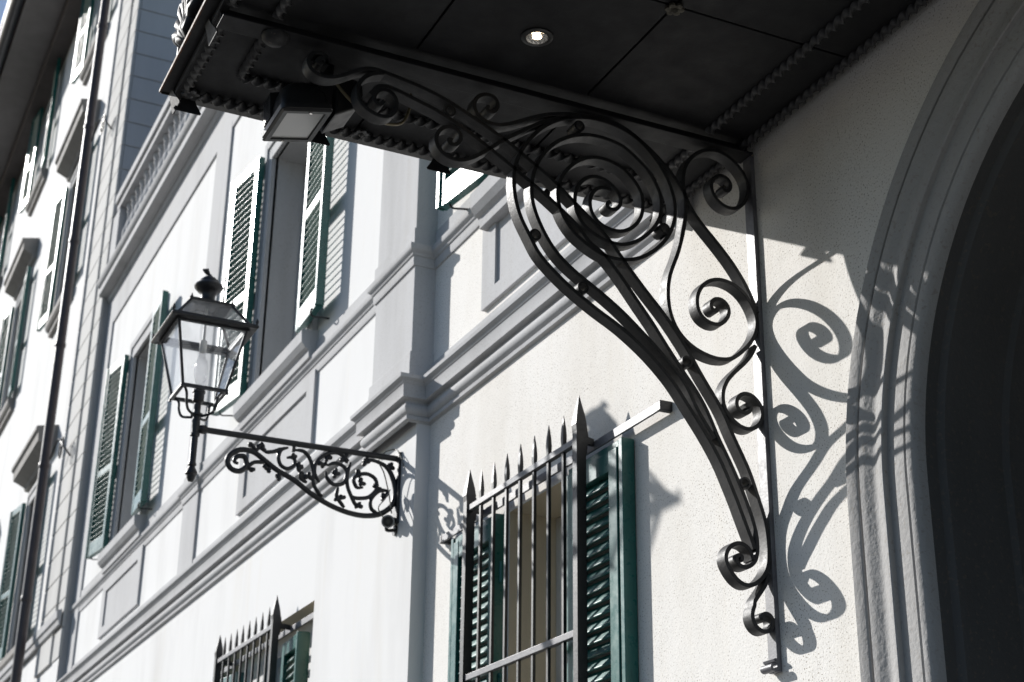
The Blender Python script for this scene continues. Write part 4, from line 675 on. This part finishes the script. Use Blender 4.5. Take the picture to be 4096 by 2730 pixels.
# ================================================================== window grilles
def spear(mb, x, y, z0, ztip, w2, tipw=None, tiph=0.14):
    tw = tipw or w2*1.5; zt = ztip-tiph
    rows = []
    for hw, zz_ in ((w2, z0), (w2, zt-0.02), (tw, zt+0.03), (tw*0.8, zt+0.07), (0.0012, ztip)):
        rows.append([(x-hw, y-hw*0.8, zz_), (x+hw, y-hw*0.8, zz_), (x+hw, y+hw*0.8, zz_), (x-hw, y+hw*0.8, zz_)])
    mb.grid(rows, closed_v=True, caps=True); return mb
def grille(label, xl, xr, y, yw, nb, zt, zr, zb):
    g = thing('window_grille', label, 'window grille', (0, 0, 0), 'spiked iron grilles over the ground-floor windows')
    for x in (xl, xr):
        mb = MB(); mb.box(x-0.020, x+0.020, y-0.022, y+0.022, zb-0.2, zr+0.02)
        rows = [[(x-a, y-b, zz_), (x+a, y-b, zz_), (x+a, y+b, zz_), (x-a, y+b, zz_)] for a, b, zz_ in ((0.020, 0.022, zr+0.02), (0.022, 0.026, zr+0.05), (0.018, 0.020, zr+0.09), (0.001, 0.001, zt+0.045))]
        mb.grid(rows, closed_v=True, caps=True); mb.build('post', 'cast', g, bevel=0.002)
        mb = MB(); mb.prism([(y+0.018, zr-0.075), (y+0.032, zr-0.07), (y+0.036, zr-0.030), (yw-0.012, zr-0.032), (yw-0.012, zr-0.002), (y+0.040, zr+0.004), (y+0.034, zr+0.045), (y+0.018, zr+0.055)], x-0.009, 0, x+0.009); mb.build('arm', 'cast', g, bevel=0.002)
    for zz_ in (zr, zr-0.803, zr-1.45):
        MB().box(xl+0.021, xr-0.021, y-0.013, y+0.013, zz_-0.028, zz_).build('rail', 'iron_bar', g, bevel=0.002)
    pr_ = MB(); spear(pr_, 0, 0, 0, zt-zb+0.2, 0.0085, 0.0115, 0.13); po = pr_.build('bar', 'cast', g); xs_ = [xl+(xr-xl)*(k+1)/(nb+1) for k in range(nb)]
    po.location = (xs_[0], y, zb-0.2)
    for x in xs_[1:]: part('bar', po.data, g, (x, y, zb-0.2+random.uniform(-0.004, 0.004)))
    MB().box(xl-0.50, xr+0.54, yw-0.012, yw-0.001, zr-0.048, zr-0.010).build('support_strap', 'iron_bar', g, bevel=0.002)
    for x in (xl-0.50, xr+0.54): MB().box(x-0.014, x+0.014, yw-0.014, yw+0.06, zr-0.050, zr-0.008).build('strap_end', 'cast', g, bevel=0.004)
    return g
grille('spiked black iron grille over the green-shuttered window nearest the canopy bracket', -6.605, -5.478, -0.118, -0.040, 7, 3.905, 3.765, 1.9)
grille('spiked black iron grille over the low window at the bottom edge, below the lamp', -10.80, -9.485, -0.17, -0.060, 8, 3.90, 3.765, 1.9)
LAMP_SCROLLS=[[(-0.9737,4.1588),(-0.9955,4.1691),(-0.981,4.197),(-0.9436,4.2002),(-0.93,4.1552),(-0.9623,4.1206),(-1.0086,4.1263),(-1.0326,4.1652),(-1.0152,4.2062),(-0.9633,4.2375),(-0.8956,4.2334),(-0.8248,4.1926),(-0.7625,4.1548),(-0.6655,4.1134),(-0.5758,4.0577),(-0.4688,4.0085),(-0.3624,3.9804),(-0.2651,3.9748),(-0.1773,3.9972),(-0.1125,4.054),(-0.0972,4.1313),(-0.1147,4.2077),(-0.1535,4.2641),(-0.2179,4.288),(-0.2807,4.2846)],[(-0.7119,4.2881),(-0.7492,4.2691),(-0.7606,4.224),(-0.7432,4.1836),(-0.7038,4.1722),(-0.6713,4.1988),(-0.6782,4.2368),(-0.7165,4.2308)],[(-0.6768,4.2805),(-0.6248,4.2799),(-0.5876,4.242),(-0.5659,4.1756),(-0.5621,4.1156),(-0.5331,4.0681),(-0.5058,4.0462)],[(-0.3692,4.2667),(-0.4331,4.3009),(-0.5025,4.2814),(-0.5519,4.23),(-0.5568,4.1683),(-0.5277,4.1207)],[(-0.4902,4.2219),(-0.4474,4.2415),(-0.3936,4.2277),(-0.378,4.1862),(-0.3973,4.1354),(-0.4494,4.1234),(-0.4861,4.1528),(-0.4968,4.186)],[(-0.3606,4.1103),(-0.3408,4.0698),(-0.2964,4.0673),(-0.2439,4.0835),(-0.206,4.1327),(-0.2129,4.1844),(-0.259,4.2084),(-0.312,4.1961),(-0.3371,4.1661),(-0.3172,4.1253),(-0.2819,4.1304)],[(-0.3598,4.2593),(-0.3741,4.1957),(-0.3703,4.1263),(-0.3403,4.0611),(-0.3113,4.0133)],[(-0.1386,4.1336),(-0.192,4.1215),(-0.2341,4.0674),(-0.2272,4.0163),(-0.1861,3.996)],[(-0.4222,4.1101),(-0.4285,4.0659),(-0.4091,4.0341),(-0.3811,4.0036)],[(-0.6345,4.1654),(-0.6323,4.1312),(-0.5964,4.1106)],[(-0.923,4.2592),(-0.916,4.2776),(-0.8841,4.2481),(-0.8651,4.277),(-0.8479,4.2754),(-0.8589,4.252)],[(-0.837,4.2425),(-0.7868,4.2547),(-0.7456,4.2785)],[(-0.9302,4.1381),(-0.8914,4.1783),(-0.8328,4.1871)]]
LEAVES=[(-0.8132,4.1515),(-0.7471,4.1185),(-0.9136,4.1406),(-0.8561,4.2698),(-0.4101,4.0512),(-0.6739,4.2375),(-0.4439,4.1809),(-0.3009,4.1539),(-0.1549,4.0962),(-0.1285,4.2723),(-0.5168,4.2266),(-0.5901,4.1461),(-0.4931,4.2696),(-0.6249,4.1496),(-0.3212,4.2035),(-0.303,4.0231),(-0.2109,4.1407),(-0.2714,4.2772),(-0.3965,4.2801),(-0.6534,4.1886)]

# ================================================================== street lamp on its wall bracket
lamp = thing('wall_lantern', 'black four-sided glass street lantern on an ornate cast-iron wall arm', 'street lamp')
LX, LY = -7.66, -1.2143
def frustum_bars(mb, h0, z0, h1, z1, w_):
    for sx in (-1, 1):
        for sy in (-1, 1): mb.tube([(LX+sx*h0, LY+sy*h0, z0), (LX+sx*h1, LY+sy*h1, z1)], w_, 6)
mb = MB()
hb, ht, hr = 0.114, 0.183, 0.110
frustum_bars(mb, hb, 4.5085, ht, 4.8419, 0.0085)
for h, z_, w_, d_ in ((hb, 4.5085, 0.010, 0.016), (ht, 4.837, 0.010, 0.014)):
    for s in (-1, 1):
        mb.box(LX+s*h-w_, LX+s*h+w_, LY-h-w_, LY+h+w_, z_-d_, z_); mb.box(LX-h+w_, LX+h-w_, LY+s*h-w_, LY+s*h+w_, z_-d_, z_)
mb.build('lantern_frame', 'cast', lamp)
mb = MB(); rows = [[(LX+sx*h, LY+sy*h, z_) for sx, sy in ((1, 1), (-1, 1), (-1, -1), (1, -1))] for h, z_ in ((0.172, 4.8429), (0.226, 4.8331), (0.232, 4.8409), (0.226, 4.8565), (0.196, 4.8681), (0.186, 4.8681), (0.176, 4.8565))]
mb.grid(rows, closed_u=True, closed_v=True); mb.build('eave_rim', 'cast', lamp)
mb = MB(); frustum_bars(mb, 0.192, 4.8613, hr, 4.9848, 0.0085)
mb.grid([[(LX+sx*h, LY+sy*h, z_) for sx, sy in ((1, 1), (-1, 1), (-1, -1), (1, -1))] for h, z_ in ((hr+0.012, 4.9809), (hr+0.014, 4.9945), (0.05, 5.0023), (0.05, 4.9926), (hr-0.004, 4.9828))], closed_u=True, closed_v=True)
for sx in (-1, 1):
    for sy in (-1, 1): mb.lathe([(0.003, 0.0), (0.008, 0.010), (0.009, 0.018), (0.002, 0.034)], (LX+sx*0.222, LY+sy*0.222, 4.8565), 8); mb.lathe([(0.003, 0.0), (0.008, 0.008), (0.002, 0.026)], (LX+sx*hr, LY+sy*hr, 4.9926), 8)
mb.build('roof_frame', 'cast', lamp)
for k in range(4):
    def rot(u, n, z_):
        return [(LX+u, LY-n, z_), (LX+n, LY+u, z_), (LX-u, LY+n, z_), (LX-n, LY-u, z_)][k]
    mb = MB(); mb.hexa([rot(-hb+0.008, hb-0.003, 4.5104), rot(hb-0.008, hb-0.003, 4.5104), rot(hb-0.008, hb+0.000, 4.5104), rot(-hb+0.008, hb+0.000, 4.5104), rot(-ht+0.008, ht-0.003, 4.8254), rot(ht-0.008, ht-0.003, 4.8254), rot(ht-0.008, ht, 4.8254), rot(-ht+0.008, ht, 4.8254)])
    mb.build('glass_pane', 'glass', lamp)
    mb = MB(); mb.hexa([rot(-0.184, 0.187, 4.8642), rot(0.184, 0.187, 4.8642), rot(0.184, 0.190, 4.8642), rot(-0.184, 0.190, 4.8642), rot(-hr+0.004, hr-0.003, 4.9809), rot(hr-0.004, hr-0.003, 4.9809), rot(hr-0.004, hr, 4.9809), rot(-hr+0.004, hr, 4.9809)])
    mb.build('roof_pane', 'glass', lamp)
MB().lathe([(0.100, 4.9965), (0.075, 5.0071), (0.052, 5.0217), (0.040, 5.0412), (0.038, 5.0655), (0.046, 5.0849), (0.058, 5.0917), (0.076, 5.1112), (0.078, 5.1209), (0.072, 5.1306), (0.056, 5.1403), (0.052, 5.1539), (0.030, 5.1734), (0.012, 5.185), (0.010, 5.1928)], (LX, LY, 0), 24).build('chimney_dome', 'cast', lamp, smooth=40)
mb = MB(); mb.tube([(LX, LY, 5.187), (LX, LY-0.012, 5.2006), (LX, LY-0.022, 5.2103), (LX, LY-0.030, 5.222)], [0.006, 0.013, 0.015, 0.003], 8)
for a in range(0, 360, 60): mb.lathe([(0.001, -0.008), (0.007, 0), (0.001, 0.009)], (LX+0.012*math.cos(R(a)), LY-0.024+0.012*math.sin(R(a)), 5.2123+0.006*math.sin(R(2*a))), 6)
mb.build('finial', 'cast', lamp, smooth=60)
MB().lathe([(0.004, 4.5551), (0.022, 4.5648), (0.034, 4.6037), (0.036, 4.6475), (0.030, 4.6864), (0.018, 4.7107), (0.016, 4.7398), (0.002, 4.7447)], (LX, LY, 0), 16).build('bulb', 'bulb', lamp, smooth=60)
MB().lathe([(0.016, 4.7398), (0.020, 4.7447), (0.020, 4.803), (0.008, 4.8079), (0.008, 4.9926)], (LX, LY, 0), 12).build('lamp_holder', 'frame', lamp, smooth=40)
MB().lathe([(0.002, 4.0244), (0.014, 4.0283), (0.022, 4.0458), (0.024, 4.0594), (0.032, 4.0671), (0.030, 4.0788), (0.020, 4.0982), (0.016, 4.108), (0.022, 4.1138), (0.022, 4.1235), (0.018, 4.1294), (0.018, 4.2684), (0.025, 4.2732), (0.025, 4.2849), (0.019, 4.2907), (0.019, 4.3072),
            (0.022, 4.3218), (0.022, 4.3559), (0.018, 4.3607), (0.018, 4.3782), (0.032, 4.384), (0.032, 4.3938), (0.018, 4.3996), (0.018, 4.4531), (0.030, 4.4628), (0.030, 4.5065), (0.034, 4.5104), (0.034, 4.5221), (0.010, 4.526)], (LX, LY, 0), 18).build('pole', 'cast', lamp, smooth=35)
for sx in (-1, 1):
    for sy in (-1, 1):
        P = catmull([(LX+sx*0.020, LY+sy*0.020, 4.3782), (LX+sx*0.062, LY+sy*0.062, 4.3899), (LX+sx*0.078, LY+sy*0.078, 4.4288), (LX+sx*0.082, LY+sy*0.082, 4.4725), (LX+sx*0.100, LY+sy*0.100, 4.4968), (LX+sx*0.116, LY+sy*0.116, 4.4987), (LX+sx*0.122, LY+sy*0.122, 4.4822)], 6)
        MB().tube(P, 0.0072, 8).build('support_leg', 'cast', lamp, smooth=60)
mb = MB(); mb.tube([(LX, LY+0.010, 4.3141), (LX, -0.65, 4.316), (LX, -0.085, 4.3199)], 0.0165, 12); mb.lathe([(0.020, 0.02), (0.024, 0.03), (0.024, 0.05), (0.019, 0.06)], (LX, LY, 4.3141), 12, axis=1); mb.build('arm', 'cast', lamp, smooth=50)
for i, P in enumerate(LAMP_SCROLLS):
    Q = catmull([(LX, y, z) for y, z in P], 6); n = len(Q)
    r0 = 0.0150 if i == 0 else 0.0112
    rd = [r0*(0.55+0.45*min(1, min(k, n-1-k)/(n*0.12))) for k in range(n)]
    MB().tube(Q, rd, 8).build('scroll_stem', 'cast', lamp, smooth=60)
mb = MB()
for y, z in LEAVES:
    for q in range(4):
        a = random.uniform(0, 6.28); L = random.uniform(0.020, 0.038)
        mb.tube([(LX+random.uniform(-0.006, 0.006), y+math.cos(a)*L*t_, z+math.sin(a)*L*t_) for t_ in (0, 0.4, 0.8, 1.0)], [0.009, 0.0125, 0.011, 0.003], 7)
mb.build('acanthus_leaves', 'cast', lamp, smooth=60)
mb = MB()
for y in (-0.6816, -0.2685): mb.box(LX-0.007, LX+0.007, y-0.010, y+0.010, 4.2684, 4.3063)
mb.box(LX-0.035, LX+0.035, YL-0.016, YL-0.001, 3.9524, 4.351); mb.build('wall_plate', 'cast', lamp, bevel=0.003)

# ================================================================== security camera on the lamp arm
cc = thing('security_camera', 'small grey round security camera at the foot of the lamp arm', 'security camera')
d = (CAM-Vector((-7.62, -0.105, 3.9524))); d = Vector((0.92, -0.30, -0.30)).normalized(); c0 = Vector((-7.63, -0.1421, 3.9524))
mb = MB(); mb.tube([c0-d*0.075, c0-d*0.07, c0-d*0.01, c0, c0+d*0.002], [0.020, 0.034, 0.036, 0.036, 0.030], 18); mb.build('housing', 'camwhite', cc, smooth=35)
mb = MB(); mb.tube([c0+d*0.0025, c0+d*0.006], [0.028, 0.026], 18); mb.build('lens_face', 'black', cc, smooth=35)
mb = MB(); mb.tube([c0+d*0.0065, c0+d*0.009], [0.012, 0.010], 12); mb.build('lens', 'pane', cc, smooth=35)
mb = MB(); mb.tube(catmull([c0-d*0.04+Vector((0, 0, 0.0)), c0-d*0.05+Vector((-0.01, 0.0, -0.045)), (-7.66, -0.09, 3.9184)], 5), 0.010, 8); mb.tube([(-7.67, -0.082, 3.9184), (-7.67, -0.092, 3.9184)], 0.028, 14); mb.build('mount', 'black', cc, smooth=50)
# cables from the cornice to the lamp arm
for i, P in enumerate(([(-7.68, -0.105, 4.3802), (-7.67, -0.16, 4.351), (-7.66, -0.20, 4.2927), (-7.65, -0.17, 4.2246), (-7.64, -0.14, 4.108), (-7.64, -0.12, 4.001)], [(-7.68, -0.105, 4.3753), (-7.64, -0.10, 4.3607), (-7.60, -0.09, 4.3024), (-7.58, -0.085, 4.2538)], [(-7.65, -0.05+YL, 4.1371), (-7.64, -0.16, 4.0788), (-7.63, -0.20, 4.0205), (-7.63, -0.17, 3.9719), (-7.64, -0.13, 3.9524)])):
    o = MB(); o.tube(catmull(P, 6), 0.0035, 6); o = o.build('cable', 'wire', None, smooth=60)
    tag(o, ('thin grey cable looping from the string course down past the lamp arm', 'short thin grey cable hanging beside the wall end of the lamp arm', 'thin grey cable looping into the security camera')[i], 'cable', 'thin cables at the lamp arm')
